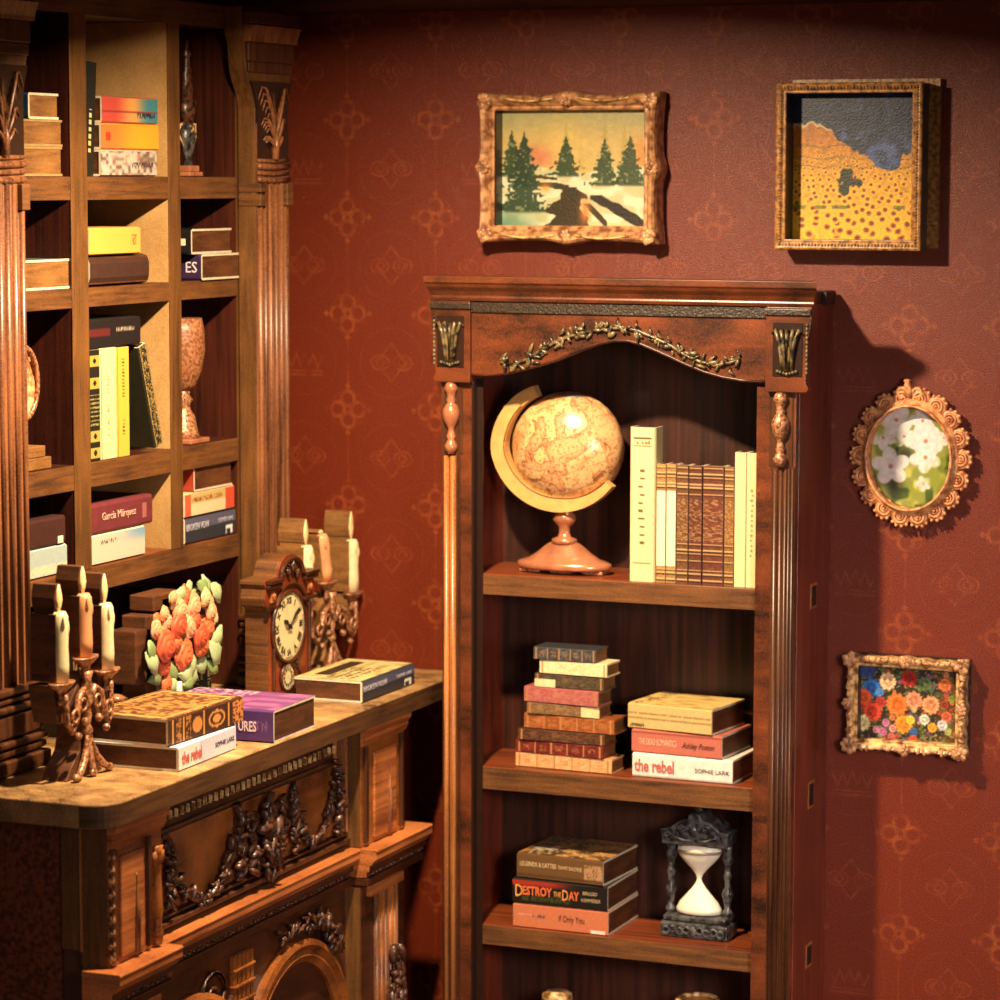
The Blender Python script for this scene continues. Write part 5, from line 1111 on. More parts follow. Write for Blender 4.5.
# books on the sideboard
G = 'books lying on the sideboard top'
def topgold(u, v):
    img = lerp(np.zeros(u.shape + (3,)) + C3(0.34, 0.20, 0.09), np.zeros(u.shape + (3,)) + C3(0.66, 0.46, 0.23), sm(vn(u * 1.5, v, 18, 3) * 0.6 + vn(u, v, 40, 4) * 0.4, 0.35, 0.65))
    e = np.minimum(np.minimum(u, 1 - u), np.minimum(v, 1 - v)); img = mixto(img, (0.78, 0.60, 0.34), (np.abs(e - 0.06) < 0.01)); return img
def goldspine(u, v):
    img = np.zeros(u.shape + (3,)) + C3(0.25, 0.14, 0.08)
    for x in (0.06, 0.20, 0.47, 0.80): img = mixto(img, (0.80, 0.55, 0.28), np.abs(u - x) < 0.010)
    img = mixto(img, (0.80, 0.52, 0.26), (((u - 0.38) / 0.065) ** 2 + ((v - 0.5) / 0.33) ** 2 < 1)); img = mixto(img, (0.82, 0.55, 0.28), (((u - 0.64) / 0.11) ** 2 + ((v - 0.5) / 0.36) ** 2 < 1) & (np.abs(np.hypot((u - 0.64) * 3, v - 0.5) - 0.22) > 0.05))
    img = mixto(img, (0.70, 0.45, 0.22), ((u > 0.10) & (u < 0.17) | (u > 0.23) & (u < 0.30)) & (vn(u * 2, v, 40, 3) > 0.5)); img = mixto(img, (0.78, 0.50, 0.25), (u > 0.86) & (vn(u * 2, v, 30, 5) > 0.4)); return img
book('white paperback with red title under the ornate brown book', G, cmat((0.84, 0.82, 0.82)), 0.300, 0.056, 0.235, (-0.050, -1.402, DZ), rz=PI / 2 + math.radians(2),
     art=strip((0.80, 0.80, 0.84), [(0.0, 0.36, 0.0, 1.0, (0.92, 0.88, 0.82), 0.0)]), texts=[('the rebel', 0.70, 0.34, 0.22, 0.50, (0.74, 0.38, 0.36), dict(bold=0.0012)), ('SOPHIE LARK', 0.28, 0.34, 0.80, 0.52, (0.28, 0.28, 0.34))])
book('ornate brown and gold book on the white paperback on the sideboard', G, cmat((0.25, 0.14, 0.08)), 0.345, 0.062, 0.225, (-0.062, -1.385, DZ + 0.0568), rz=PI / 2 - math.radians(2), art=goldspine, topart=topgold)
def purptop(u, v):
    img = np.zeros(u.shape + (3,)) + C3(0.44, 0.24, 0.44); img = mixto(img, (0.60, 0.34, 0.50), sm(vn(u, v, 7, 3), 0.45, 0.8)); img = mixto(img, (0.78, 0.66, 0.66), (vn(u * 2, v, 30, 5) > 0.66) & (u < 0.55)); return img
book('purple paperback with white title lying in front of the clock', G, cmat((0.32, 0.19, 0.38)), 0.320, 0.078, 0.240, (-0.164, -1.160, DZ), rz=math.radians(1.5), art=strip((0.30, 0.18, 0.38), [(0.80, 0.95, 0.3, 0.7, (0.5, 0.35, 0.5), 0.55)]), topart=purptop,
     texts=[('CREATURES', 0.44, 0.36, 0.68, 0.48, (0.85, 0.74, 0.74), dict(bold=0.0006))])
def bvtop(u, v):
    img = np.zeros(u.shape + (3,)) + C3(0.80, 0.72, 0.48); img = mixto(img, (0.66, 0.56, 0.33), sm(vn(u, v, 8, 3), 0.5, 0.8))
    img = mixto(img, (0.20, 0.14, 0.08), (u > 0.18) & (u < 0.88) & (v > 0.62) & (v < 0.86) & (vn(u, v, 6, 5) > 0.25))
    for r in (0.22, 0.34, 0.46, 0.57): img = mixto(img, (0.18, 0.14, 0.10), (np.abs(v - r) < 0.035) & (u > 0.06) & (u < 0.62) & (np.abs((u * 13 + r * 7) % 1 - 0.5) < 0.36) & (vn(u * 3, v * 3, 20, 7) > 0.3))
    return img
def bvspine(u, v):
    img = np.zeros(u.shape + (3,)) + C3(0.17, 0.18, 0.21); img = mixto(img, (0.33, 0.33, 0.40), v > 0.50); img = mixto(img, (0.9, 0.88, 0.82), (u > 0.80) & (u < 0.94) & (v < 0.36) & (v > 0.05)); img = mixto(img, (0.15, 0.15, 0.18), (u > 0.82) & (u < 0.90) & (v < 0.25)); return img
BVT = [('BROKEN VOW', 0.38, 0.44, 0.24, 0.62, (0.70, 0.68, 0.70)), ('SOPHIE LARK', 0.24, 0.30, 0.80, 0.66, (0.66, 0.64, 0.68))]
book('grey spined paperback with cream cover on sideboard, right of the clock', G, cmat((0.20, 0.21, 0.25)), 0.325, 0.056, 0.195, (-0.045, -0.408, DZ), rz=PI / 2, art=bvspine, topart=bvtop, texts=BVT)

# mantel clock
t = thing('mantel_clock', 'brown wooden mantel clock with roman dial and arched top on the sideboard', 'clock', (-0.305, -0.535, DZ))
xf = -0.270; y0, y1 = -0.650, -0.412; cy = (y0 + y1) / 2; D0 = xf - 0.072
def carch(e=0.0):
    pts = [(y0, DZ + 0.0005), (y1, DZ + 0.0005), (y1, 1.245), (y1 + 0.020, 1.255), (y1 + 0.026, 1.275), (y1 + 0.020, 1.300), (y1 + 0.028, 1.312), (y1 + 0.028, 1.322), (y1 - 0.045, 1.325)]
    for k in range(9):
        a = PI * k / 8; pts.append((cy + 0.072 * math.cos(a), 1.325 + 0.052 * math.sin(a)))
    pts += [(y0 + 0.045, 1.325), (y0 - 0.028, 1.322), (y0 - 0.028, 1.312), (y0 - 0.020, 1.300), (y0 - 0.026, 1.275), (y0 - 0.020, 1.255), (y0, 1.245)]
    return pts
b = MB(); b.prism(carch(), D0, xf - 0.006, 'x'); bd = b.build('case', M['edge'], t, bevel=0.002)
b = MB(); b.prism([(y * 0.995 + cy * 0.005, z) for y, z in carch()], xf - 0.0058, xf, 'x'); fc = b.build('front_panel', wood('clock_front', (0.30, 0.13, 0.07), (0.58, 0.27, 0.13), (0.70, 0.34, 0.16), stretch=(4, 12, 5), rough=0.3, blot=1.5, scale=2), t, bevel=0.001)
b = MB()
for zz, tt in ((1.250, 0.010), (1.305, 0.014), (1.317, 0.018)): b.box(xf - 0.001, xf + tt, y0 - 0.022, y0 + 0.050, zz - 0.005, zz + 0.005); b.box(xf - 0.001, xf + tt, y1 - 0.050, y1 + 0.022, zz - 0.005, zz + 0.005)
b.tube([(xf + 0.006, cy + 0.064 * math.cos(PI * k / 10), 1.320 + 0.046 * math.sin(PI * k / 10)) for k in range(11)], 0.007, 6)
b.tube([(xf + 0.004, cy - 0.004 + 0.104 * math.cos(a), 1.195 + 0.105 * math.sin(a)) for a in [PI * (0.1 + 0.8 * k / 14) for k in range(15)]], 0.004, 5)
for yy in (y0 + 0.016, y1 - 0.016): b.tube([(xf + 0.003, yy, DZ + 0.03), (xf + 0.003, yy, 1.24)], 0.006, 6)
b.box(xf - 0.001, xf + 0.010, y0 + 0.002, y1 - 0.002, DZ + 0.001, DZ + 0.020)
b.build('moulding', M['deskdark'], fc, bevel=0.002)
for yy in (y0 + 0.012, y1 - 0.012):
    b = MB(); b.box(xf, xf + 0.006, yy - 0.012, yy + 0.012, 1.262, 1.294); b.blob((xf + 0.008, yy, 1.278), (0.005, 0.008, 0.010), 2); b.build('corner_rosette', M['deskred'], fc, bevel=0.001)
b = MB(); garland(b, [(xf + 0.004, cy - 0.04, 1.325), (xf + 0.006, cy, 1.345), (xf + 0.004, cy + 0.04, 1.325)], 0.010, 22, random.Random(3), 0, jit=1.0, thick=0.8); b.build('carving', M['carving'], fc, smooth=True); b = MB(); garland(b, [(xf + 0.003, cy - 0.05, 1.055), (xf + 0.003, cy - 0.035, 1.085), (xf + 0.003, cy + 0.035, 1.085), (xf + 0.003, cy + 0.05, 1.055)], 0.007, 16, random.Random(3), 0, thick=0.6); b.build('carving', M['carving'], fc, smooth=True)
def dial(name, yc, zc, ry, rz_, nums):
    def fn(u, v):
        img = np.zeros(u.shape + (3,)) + C3(0.90, 0.82, 0.60); r = np.hypot(u - 0.5, v - 0.5)
        img = mixto(img, (0.40, 0.28, 0.15), (np.abs(r - 0.47) < 0.008)); return img * (0.93 + 0.1 * vn(u, v, 9, 4))[..., None]
    d = painted(name, (xf + 0.0075, yc - ry, zc - rz_), (0, 2 * ry, 0), (0, 0, 2 * rz_), 40, 40, fn, M['print'], t, mask='ellipse')
    b = MB(); b.lathe(0, 0, [(1.03, 0), (1.10, 0.4), (1.06, 1.0), (1.0, 0.9), (1.0, 0)], 40, M=Matrix.Translation((xf - 0.0005, yc, zc)) @ Matrix.Rotation(PI / 2, 4, 'Y') @ Matrix.Diagonal((rz_, ry, 0.013, 1))); b.build('bezel' if nums else 'small_bezel', M['deskdark'], t, smooth=True)
    return d
dm = dial('dial', cy - 0.024, 1.190, 0.088, 0.088, True); ds = dial('seconds_dial', cy - 0.032, 1.058, 0.034, 0.034, False); cy -= 0.024
def put_text(s, y, z, size, rot, parent, name='numeral'):
    me = text_mesh(s, size, bold=0.0004); c, s_ = math.cos(rot), math.sin(rot)
    for v in me.vertices:
        a, h, d = v.co.x, v.co.y, v.co.z; v.co = Vector((xf + 0.0085 + d, y + a * c - h * s_, z + a * s_ + h * c)) - origin(parent)
    me.materials.append(M['ink']); o = bpy.data.objects.new(name, me); COL.objects.link(o); o.parent = parent
for k, s in enumerate(('XII', 'I', 'II', 'III', 'IIII', 'V', 'VI', 'VII', 'VIII', 'IX', 'X', 'XI')):
    a = 2 * PI * k / 12; put_text(s, cy + 0.068 * math.sin(a), 1.190 + 0.068 * math.cos(a), 0.024, -a, dm)
for nm, a, L, w in (('hour_hand', math.radians(302), 0.040, 0.0045), ('minute_hand', math.radians(50), 0.066, 0.003)):
    b = MB(); dy, dz = math.sin(a), math.cos(a); b.tube([(xf + 0.012, cy - dy * 0.012, 1.19 - dz * 0.012), (xf + 0.012, cy + dy * L * 0.3, 1.19 + dz * L * 0.3), (xf + 0.012, cy + dy * L * 0.7, 1.19 + dz * L * 0.7), (xf + 0.012, cy + dy * L, 1.19 + dz * L)], [w * 0.6, w * 0.7, w * 1.5, 0.001], 6); b.blob((xf + 0.012, cy, 1.19), 0.006, 1); b.build(nm, M['ink'], dm)
b = MB()
for k in range(12):
    a = 2 * PI * k / 12; b.box(xf + 0.008, xf + 0.0095, cy - 0.008 + 0.022 * math.sin(a) - 0.0022, cy - 0.008 + 0.022 * math.sin(a) + 0.0022, 1.058 + 0.021 * math.cos(a) - 0.0035, 1.058 + 0.021 * math.cos(a) + 0.0035)
b.build('dial_marks', M['ink'], ds)

# vase of flowers
rnd = random.Random(77)
t = thing('flower_bouquet', 'bouquet of orange roses and pale green leaves in a small white vase', 'bouquet', (-0.38, -0.96, DZ))
xf = -0.350; fy, fz = -0.965, 1.208
b = MB(); b.lathe(xf - 0.035, fy - 0.02, [(0.046, DZ + 0.0005), (0.050, DZ + 0.02), (0.056, DZ + 0.06), (0.060, DZ + 0.10), (0.052, DZ + 0.10)], 18, sx=0.6); b.build('vase', M['white'], t, smooth=True)
b = MB()
for (a, c, z0, z1) in ((-1.08, -0.87, 1.09, 1.30), (-1.04, -0.90, 1.30, 1.345), (-1.13, -1.05, 1.13, 1.27), (-0.88, -0.82, 1.12, 1.26), (-1.00, -0.84, 1.24, 1.335)): b.box(xf - 0.105, xf - 0.035, a - 0.01, c - 0.01, z0 - 0.015, z1 - 0.02)
b.build('wooden_back', M['burnt'], t, bevel=0.004)
def rose(y, z, r, mat, x=None):
    x = xf if x is None else x; b = MB(); ph = rnd.uniform(0, 2 * PI); NR, NA = 12, 26
    rows = []
    for i in range(1, NR + 1):
        q = i / NR; row = []
        for k in range(NA):
            a = 2 * PI * k / NA; sp = (q * 3.3 - (a + ph) / (2 * PI)) % 1.0
            lob = 1 + (0.07 * math.cos(5 * a + ph) if q > 0.7 else 0)
            h = r * (0.50 * (1 - q * q) + 0.17 * (1 - sp) * (0.5 + 0.5 * q))
            row.append(b.bm.verts.new((x + h, y + r * q * lob * math.cos(a), z + r * q * lob * math.sin(a))))
        rows.append(row)
    c = b.bm.verts.new((x + r * 0.5, y, z)); d = b.bm.verts.new((x - r * 0.25, y, z))
    for k in range(NA):
        k2 = (k + 1) % NA; b._f([c, rows[0][k], rows[0][k2]]); b._f([d, rows[-1][k2], rows[-1][k]])
        for i in range(NR - 1): b._f([rows[i][k], rows[i + 1][k], rows[i + 1][k2], rows[i][k2]])
    b.build('rose', mat, t, smooth=True)
RM = [plain('rose_orange', (0.84, 0.42, 0.24), rough=0.55, var=0.25, scale=40), plain('rose_red', (0.80, 0.34, 0.20), rough=0.55, var=0.25, scale=40), plain('rose_peach', (0.88, 0.62, 0.44), rough=0.55, var=0.2, scale=40), plain('rose_cream', (0.88, 0.74, 0.50), rough=0.55, var=0.15, scale=40)]
LM = [plain('leaf_pale', (0.66, 0.72, 0.52), rough=0.5, var=0.2, scale=30), plain('leaf_green', (0.48, 0.56, 0.34), rough=0.5, var=0.25, scale=30), plain('leaf_dark', (0.22, 0.30, 0.16), rough=0.5, var=0.2, scale=30)]
# y offset and z offset in px-like cells relative to the bouquet centre
for (u_, v_, r, m) in ((-0.095, 0.00, 0.044, 1), (-0.080, -0.055, 0.030, 0), (0.010, -0.040, 0.046, 0), (-0.025, 0.045, 0.040, 1), (0.040, 0.030, 0.036, 2), (0.085, 0.000, 0.036, 1), (0.125, 0.015, 0.040, 0), (0.100, -0.030, 0.034, 0), (-0.015, 0.085, 0.034, 2), (0.060, 0.085, 0.036, 2), (-0.060, 0.060, 0.026, 2),
                     (-0.125, 0.050, 0.026, 2), (-0.110, 0.075, 0.018, 0), (-0.075, 0.085, 0.022, 2), (-0.035, 0.115, 0.024, 3), (0.020, 0.120, 0.030, 0), (0.095, 0.105, 0.026, 3), (0.130, 0.060, 0.026, 2), (0.165, 0.035, 0.022, 3), (-0.065, -0.110, 0.026, 0), (-0.030, 0.000, 0.026, 0), (0.130, 0.085, 0.024, 2), (0.060, 0.045, 0.026, 1), (-0.055, 0.128, 0.018, 2)):
    rose(fy + u_ * 1.08 - 0.012, fz + v_ * 0.90, r * 0.98, RM[m], xf + rnd.uniform(-0.008, 0.012))
for k, (u_, v_, r, m) in enumerate(((-0.140, -0.040, 0.040, 0), (-0.145, -0.010, 0.032, 1), (-0.10, -0.085, 0.036, 1), (0.020, -0.100, 0.036, 0), (0.055, -0.080, 0.038, 0), (0.075, -0.115, 0.034, 0), (0.115, -0.090, 0.038, 0), (0.150, -0.060, 0.044, 0), (0.165, -0.015, 0.036, 0), (0.155, -0.105, 0.030, 1), (-0.085, 0.030, 0.034, 1), (-0.065, 0.015, 0.030, 0), (0.140, 0.125, 0.036, 0),
                     (0.165, 0.105, 0.034, 0), (0.110, 0.130, 0.030, 1), (0.055, 0.135, 0.028, 0), (0.000, 0.130, 0.030, 0), (-0.020, 0.105, 0.024, 1), (-0.030, -0.010, 0.034, 2), (-0.020, -0.085, 0.040, 1), (-0.035, -0.120, 0.030, 0), (0.045, -0.020, 0.030, 2), (0.000, 0.015, 0.030, 2), (0.075, 0.115, 0.022, 1), (0.030, -0.125, 0.028, 1))):
    b = MB(); R3 = Matrix.Rotation(rnd.uniform(0, 2 * PI), 3, 'X'); c0 = Vector((xf + rnd.uniform(-0.014, 0.006), fy + u_ * 1.10 - 0.012, fz + v_ * 0.90)); top, bot = [], []
    L_ = 9
    for i in range(L_):
        q = i / (L_ - 1); w = r * 0.60 * math.sin(PI * min(1, q * 1.02 + 0.02)) ** 0.7 * (1.15 - 0.4 * q) * (1.0 + 0.12 * (i % 2)); yy = (q - 0.5) * 2 * r
        bend = r * 0.30 * math.sin(PI * q)
        top.append([c0 + R3 @ Vector((bend - 0.15 * r * abs(e), yy, e * w)) for e in (-1, -0.5, 0, 0.5, 1)])
    g = [[b.bm.verts.new(p_) for p_ in row] for row in top]; h = [[b.bm.verts.new(p_ - Vector((0.003, 0, 0))) for p_ in row] for row in top]
    for i in range(L_ - 1):
        for k_ in range(4): b._f([g[i][k_], g[i][k_ + 1], g[i + 1][k_ + 1], g[i + 1][k_]]); b._f([h[i][k_], h[i + 1][k_], h[i + 1][k_ + 1], h[i][k_ + 1]])
        b._f([g[i][0], g[i + 1][0], h[i + 1][0], h[i][0]]); b._f([g[i][4], h[i][4], h[i + 1][4], g[i + 1][4]])
    b.build('leaf', LM[m], t, smooth=True)

# things behind the bouquet and candelabra (in the bay under the shelves)
G = 'dark things standing in the bay under the shelves'
def darkgilt(u, v):
    img = np.zeros(u.shape + (3,)) + C3(0.10, 0.07, 0.05); img = mixto(img, (0.52, 0.38, 0.18), (np.abs(np.hypot((u * 3) % 1 - 0.5, (v - 0.5)) - 0.32) < 0.06)); img = mixto(img, (0.48, 0.34, 0.16), (np.abs(v - 0.10) < 0.03) | (np.abs(v - 0.90) < 0.03)); img = mixto(img, (0.45, 0.32, 0.15), (vn(u * 2, v, 22, 4) > 0.75)); return img
for y, w, h, lab in ((-1.265, 0.055, 0.290, 'dark standing book in the bay, partly behind the near candelabra'), (-1.195, 0.075, 0.300, 'black standing book with gilt scrolls in the bay, left of the flowers'), (-1.125, 0.045, 0.250, 'thin dark standing book touching the flowers in the bay')):
    book(lab, G, cmat((0.13, 0.08, 0.055)), h, w, 0.19, (-0.475, y, DZ), rz=PI / 2, stand=True, art=darkgilt, edge=cmat((0.3, 0.2, 0.1)))
def darkdots(u, v):
    img = np.zeros(u.shape + (3,)) + C3(0.06, 0.05, 0.045); return mixto(img, (0.62, 0.55, 0.36), (vn(u * 4, v, 60, 4) > 0.86) | (np.abs(v - 0.85) < 0.05) & (vn(u * 4, v, 50, 4) > 0.6))
book('black standing book with gold speckles in the bay, right of the flowers', G, cmat((0.07, 0.06, 0.05)), 0.285, 0.120, 0.16, (-0.470, -0.650, DZ), rz=PI / 2, stand=True, art=darkdots, edge=cmat((0.2, 0.14, 0.08)))
t = thing('teal_jar', 'small teal green jar in the bay between dark books and candelabra', 'jar', (-0.38, -1.215, DZ))
b = MB(); b.lathe(-0.40, -1.215, [(0.022, DZ + 0.0005), (0.034, DZ + 0.02), (0.036, DZ + 0.05), (0.024, DZ + 0.075), (0.020, DZ + 0.085)], 16); b.build('body', cmat((0.22, 0.34, 0.30), rough=0.25), t, smooth=True)
b = MB(); b.lathe(-0.40, -1.215, [(0.023, DZ + 0.0855), (0.024, DZ + 0.095), (0.008, DZ + 0.102)], 16); b.build('lid', M['copper'], t, smooth=True)
t = thing('book', 'blue grey closed book lying in the bay right behind the vase', 'book', (-0.46, -0.80, DZ))
b = MB(); b.box(-0.56, -0.44, -0.88, -0.74, DZ + 0.0005, DZ + 0.045); b.build('cover', cmat((0.26, 0.32, 0.36)), t, bevel=0.003)
b = MB(); b.box(-0.558, -0.4385, -0.878, -0.742, DZ + 0.006, DZ + 0.039); b.build('pages', M['burntpale'], t)

# ============================================================ THINGS ON THE UPPER SHELVES
XS = -0.466
def face_book(label, group, cover, y0, y1, z, T, **k):     # spine towards +x
    k.setdefault('D', 0.20); D = k.pop('D'); xx = k.pop('x', XS)
    return book(label, group, cover, y1 - y0, T, D, (xx, (y0 + y1) / 2, z), rz=PI / 2 + math.radians(k.pop('rot', 0)), **k)
def end_book(label, group, cover, y0, y1, z, T, **k):      # spine towards the camera side, page end towards +x
    D = y1 - y0; L = k.pop('L', 0.22); xx = k.pop('x', XS)
    return book(label, group, cover, L, T, D, (xx - L / 2, y0, z), rz=math.radians(k.pop('rot', 0)), **k)
S = {'A': 2.3525, 'B': 2.0885, 'C': 1.6685, 'D': 1.4135}
G = 'books on the top row of the left shelving'
z = S['A']
end_book('brown block book at the bottom of the leftmost top row stack', G, cmat((0.52, 0.33, 0.15)), -1.520, -1.322, z, 0.068, edge=cmat((0.60, 0.48, 0.30)), pages='burntpale')
end_book('brown block book in the middle of the leftmost top row stack', G, cmat((0.50, 0.32, 0.15)), -1.515, -1.320, z + 0.0686, 0.062, edge=cmat((0.60, 0.48, 0.30)), pages='burntpale')
end_book('blue spined book on top of the leftmost top row stack', G, cmat((0.20, 0.34, 0.52)), -1.470, -1.336, z + 0.1314, 0.060, pages='burntpale')
b1 = lambda c: cmat(c)
def white_multi(u, v):
    img = np.zeros(u.shape + (3,)) + C3(0.70, 0.66, 0.60); img = mixto(img, (0.42, 0.34, 0.30), sm(vn(u * 3, v, 6, 3), 0.4, 0.9)); img = mixto(img, (0.66, 0.42, 0.34), sm(vn(u * 2, v, 10, 5), 0.6, 0.9) * 0.6); img = mixto(img, (0.25, 0.2, 0.2), (np.abs(v - 0.42) < 0.12) & (u > 0.55) & (u < 0.94) & (vn(u * 3, v, 30, 5) > 0.5)); return img
def rainbow(u, v):
    img = lerp(np.zeros(u.shape + (3,)) + C3(0.70, 0.26, 0.22), np.zeros(u.shape + (3,)) + C3(0.80, 0.56, 0.30), sm(u, 0.2, 0.55)); img = mixto(img, (0.25, 0.48, 0.52), sm(u, 0.55, 0.85)); img = mixto(img, (0.5, 0.18, 0.18), np.abs(v - 0.42) < 0.03); img = mixto(img, (0.12, 0.18, 0.22), (u > 0.62) & (u < 0.95) & (v > 0.16) & (v < 0.42) & (vn(u * 3, v, 34, 5) > 0.4)); return img
def orange(u, v):
    img = lerp(np.zeros(u.shape + (3,)) + C3(0.80, 0.42, 0.20), np.zeros(u.shape + (3,)) + C3(0.84, 0.60, 0.16), sm(u, 0.1, 0.7)); return mixto(img, (0.78, 0.22, 0.12), (np.abs(u - 0.12) < 0.04) & (np.abs(v - 0.5) < 0.2))
face_book('pale mottled paperback under the orange one in the tan bay', G, cmat((0.74, 0.66, 0.58)), -1.143, -0.868, z, 0.064, art=white_multi)
face_book('orange yellow paperback in the middle of the tan bay stack', G, cmat((0.90, 0.60, 0.22)), -1.140, -0.858, z + 0.0646, 0.063, art=orange)
face_book('red to teal paperback on top of the tan bay stack', G, cmat((0.72, 0.34, 0.28)), -1.134, -0.862, z + 0.1282, 0.064, art=rainbow)
def darktitle(u, v):
    img = np.zeros(u.shape + (3,)) + C3(0.10, 0.10, 0.08); return mixto(img, (0.80, 0.70, 0.45), (np.abs(v - 0.45) < 0.14) & (u > 0.42) & (u < 0.80) & (np.abs((u * 16) % 1 - 0.5) < 0.3))
book('black upright book leaning beside the bright paperback stack, top row', G, cmat((0.12, 0.12, 0.09)), 0.270, 0.044, 0.15, (XS, -1.200, z + 0.002), rz=PI / 2, stand=True, art=darktitle).rotation_euler = (Matrix.Rotation(math.radians(-4.5), 3, 'X') @ Matrix.Rotation(PI / 2, 3, 'Z')).to_euler()
G = 'books on the second row of the left shelving'
z = S['B']
end_book('brown block book alone in the leftmost bay, second row', G, cmat((0.34, 0.36, 0.34)), -1.520, -1.285, z, 0.070, pages='burntpale')
face_book('dark brown rounded book under the yellow one, second row', G, cmat((0.24, 0.15, 0.12)), -1.200, -0.912, z, 0.074, round_spine=0.02)
def yel(u, v):
    img = np.zeros(u.shape + (3,)) + C3(0.84, 0.62, 0.28); return mixto(img, (0.80, 0.35, 0.20), (np.abs(u - 0.88) < 0.05) & (np.abs(v - 0.55) < 0.22) & (vn(u * 3, v, 30, 4) > 0.4))
face_book('yellow paperback lying on the dark brown rounded book', G, cmat((0.84, 0.64, 0.32)), -1.205, -0.955, z + 0.0746, 0.066, art=yel)
end_book('purple spined book in the right bay, bottom of the pair, second row', G, cmat((0.20, 0.13, 0.26)), -0.665, -0.458, z, 0.066, L=0.20, x=-0.452, texts=[('ES', 0.60, 0.16, 0.86, 0.5, (0.86, 0.80, 0.80))])
end_book('black spined book on the purple spined one, right bay, second row', G, cmat((0.10, 0.09, 0.08)), -0.700, -0.480, z + 0.0666, 0.064, L=0.20, x=-0.462, bands=[(0.80, 0.92, 0.35, 0.62, (0.86, 0.80, 0.66))])
G = 'books on the third row of the left shelving'
z = S['C']
def ygb(u, v):
    img = np.zeros(u.shape + (3,)) + C3(0.12, 0.11, 0.07); c = (0.66, 0.58, 0.26)
    for x in (0.10, 0.30, 0.78, 0.93): img = mixto(img, c, (np.abs(u - x) < 0.05) & (np.hypot((u - x) * 6, v - 0.5) > 0.16))
    img = mixto(img, (0.55, 0.5, 0.3), (u > 0.40) & (u < 0.70) & (np.abs((u * 26) % 1 - 0.5) < 0.2) & (vn(u * 3, v, 30, 6) > 0.4)); return img
def yellow_marks(u, v):
    img = np.zeros(u.shape + (3,)) + C3(0.76, 0.66, 0.26)
    return mixto(img, (0.38, 0.30, 0.10), ((u > 0.10) & (u < 0.46) | (u > 0.66) & (u < 0.82)) & (np.abs(v - 0.5) < 0.13) & (np.abs((u * 32) % 1 - 0.5) < 0.26) & (vn(u * 6, v * 3, 30, 9) > 0.25))
def black_marks(u, v):
    img = np.zeros(u.shape + (3,)) + C3(0.11, 0.09, 0.09); img = mixto(img, (0.34, 0.12, 0.12), (u < 0.42) & (np.abs(v - 0.55) < 0.16))
    return mixto(img, (0.66, 0.60, 0.52), (u > 0.52) & (u < 0.88) & (np.abs(v - 0.60) < 0.08) & (np.abs((u * 34) % 1 - 0.5) < 0.3) & (vn(u * 6, v * 3, 30, 9) > 0.3))
face = dict(rz=PI / 2, stand=True)
book('black and yellow patterned book standing next to the white one, third row', G, cmat((0.14, 0.12, 0.07)), 0.268, 0.050, 0.18, (XS, -1.185, z), art=ygb, **face)
book('white standing book between patterned and yellow books, third row', G, cmat((0.80, 0.74, 0.56)), 0.270, 0.078, 0.18, (XS, -1.118, z), art=strip((0.80, 0.74, 0.56), [(0.25, 0.8, 0.35, 0.55, (0.7, 0.5, 0.35), 0.6)]), **face)
book('yellow standing book with dark lettering, third row', G, cmat((0.74, 0.64, 0.24)), 0.268, 0.060, 0.18, (XS, -1.047, z), art=yellow_marks, **face)
z2 = z + 0.271
face_book('black book lying flat across the three standing books, third row', G, cmat((0.12, 0.10, 0.10)), -1.215, -0.960, z2, 0.070, art=black_marks, D=0.17)
def goldcov(u, v):
    img = np.zeros(u.shape + (3,)) + C3(0.16, 0.15, 0.10); img = mixto(img, (0.60, 0.50, 0.28), (vn(u * 3, v, 26, 4) > 0.62)); return mixto(img, (0.62, 0.52, 0.3), (np.abs(v - 0.06) < 0.04) | (np.abs(v - 0.94) < 0.04))
lb = book('dark gilt patterned book leaning against the standing books, third row', G, cmat((0.18, 0.17, 0.11)), 0.268, 0.040, 0.17, (XS, -0.868, z + 0.0128), rz=PI / 2, stand=True, art=goldcov)
lb.rotation_euler = (math.radians(18), 0, PI / 2)
lb.rotation_euler = (Matrix.Rotation(math.radians(18), 3, 'X') @ Matrix.Rotation(PI / 2, 3, 'Z')).to_euler()
G = 'books on the fourth row of the left shelving'
z = S['D']
face_book('pale blue and cream book at the bottom of the leftmost bay, fourth row', G, cmat((0.62, 0.68, 0.66)), -1.530, -1.325, z, 0.070, art=strip((0.62, 0.68, 0.66), [(0, 1, 0, 0.4, (0.86, 0.78, 0.6), 0.4)]))
face_book('dark brown book on the pale blue one, leftmost bay, fourth row', G, cmat((0.24, 0.13, 0.11)), -1.530, -1.330, z + 0.0706, 0.068, bands=[(0.82, 0.94, 0.05, 0.3, (0.85, 0.8, 0.7))])
def wb(u, v):
    img = np.zeros(u.shape + (3,)) + C3(0.78, 0.73, 0.64); img = mixto(img, (0.45, 0.60, 0.70), sm(u, 0.4, 1) * sm(v, 0.4, 0.9)); return mixto(img, (0.2, 0.2, 0.2), (np.abs(v - 0.75) < 0.08) & (u > 0.2) & (u < 0.5) & (vn(u * 3, v, 30, 5) > 0.5))
face_book('white and light blue book under the plum coloured book, fourth row', G, cmat((0.88, 0.82, 0.68)), -1.220, -0.948, z, 0.074, art=wb)
face_book('plum coloured book with cream lettering in the tan bay, fourth row', G, cmat((0.42, 0.18, 0.20)), -1.225, -0.908, z + 0.0746, 0.074, texts=[('García Márquez', 0.36, 0.52, 0.47, 0.52, (0.86, 0.70, 0.60))], bands=[(0.84, 0.90, 0.25, 0.75, (0.62, 0.38, 0.36))])
face_book('navy grey paperback at the bottom of the right bay, fourth row', G, cmat((0.18, 0.19, 0.23)), -0.738, -0.462, z, 0.068, art=bvspine, texts=BVT, D=0.16)
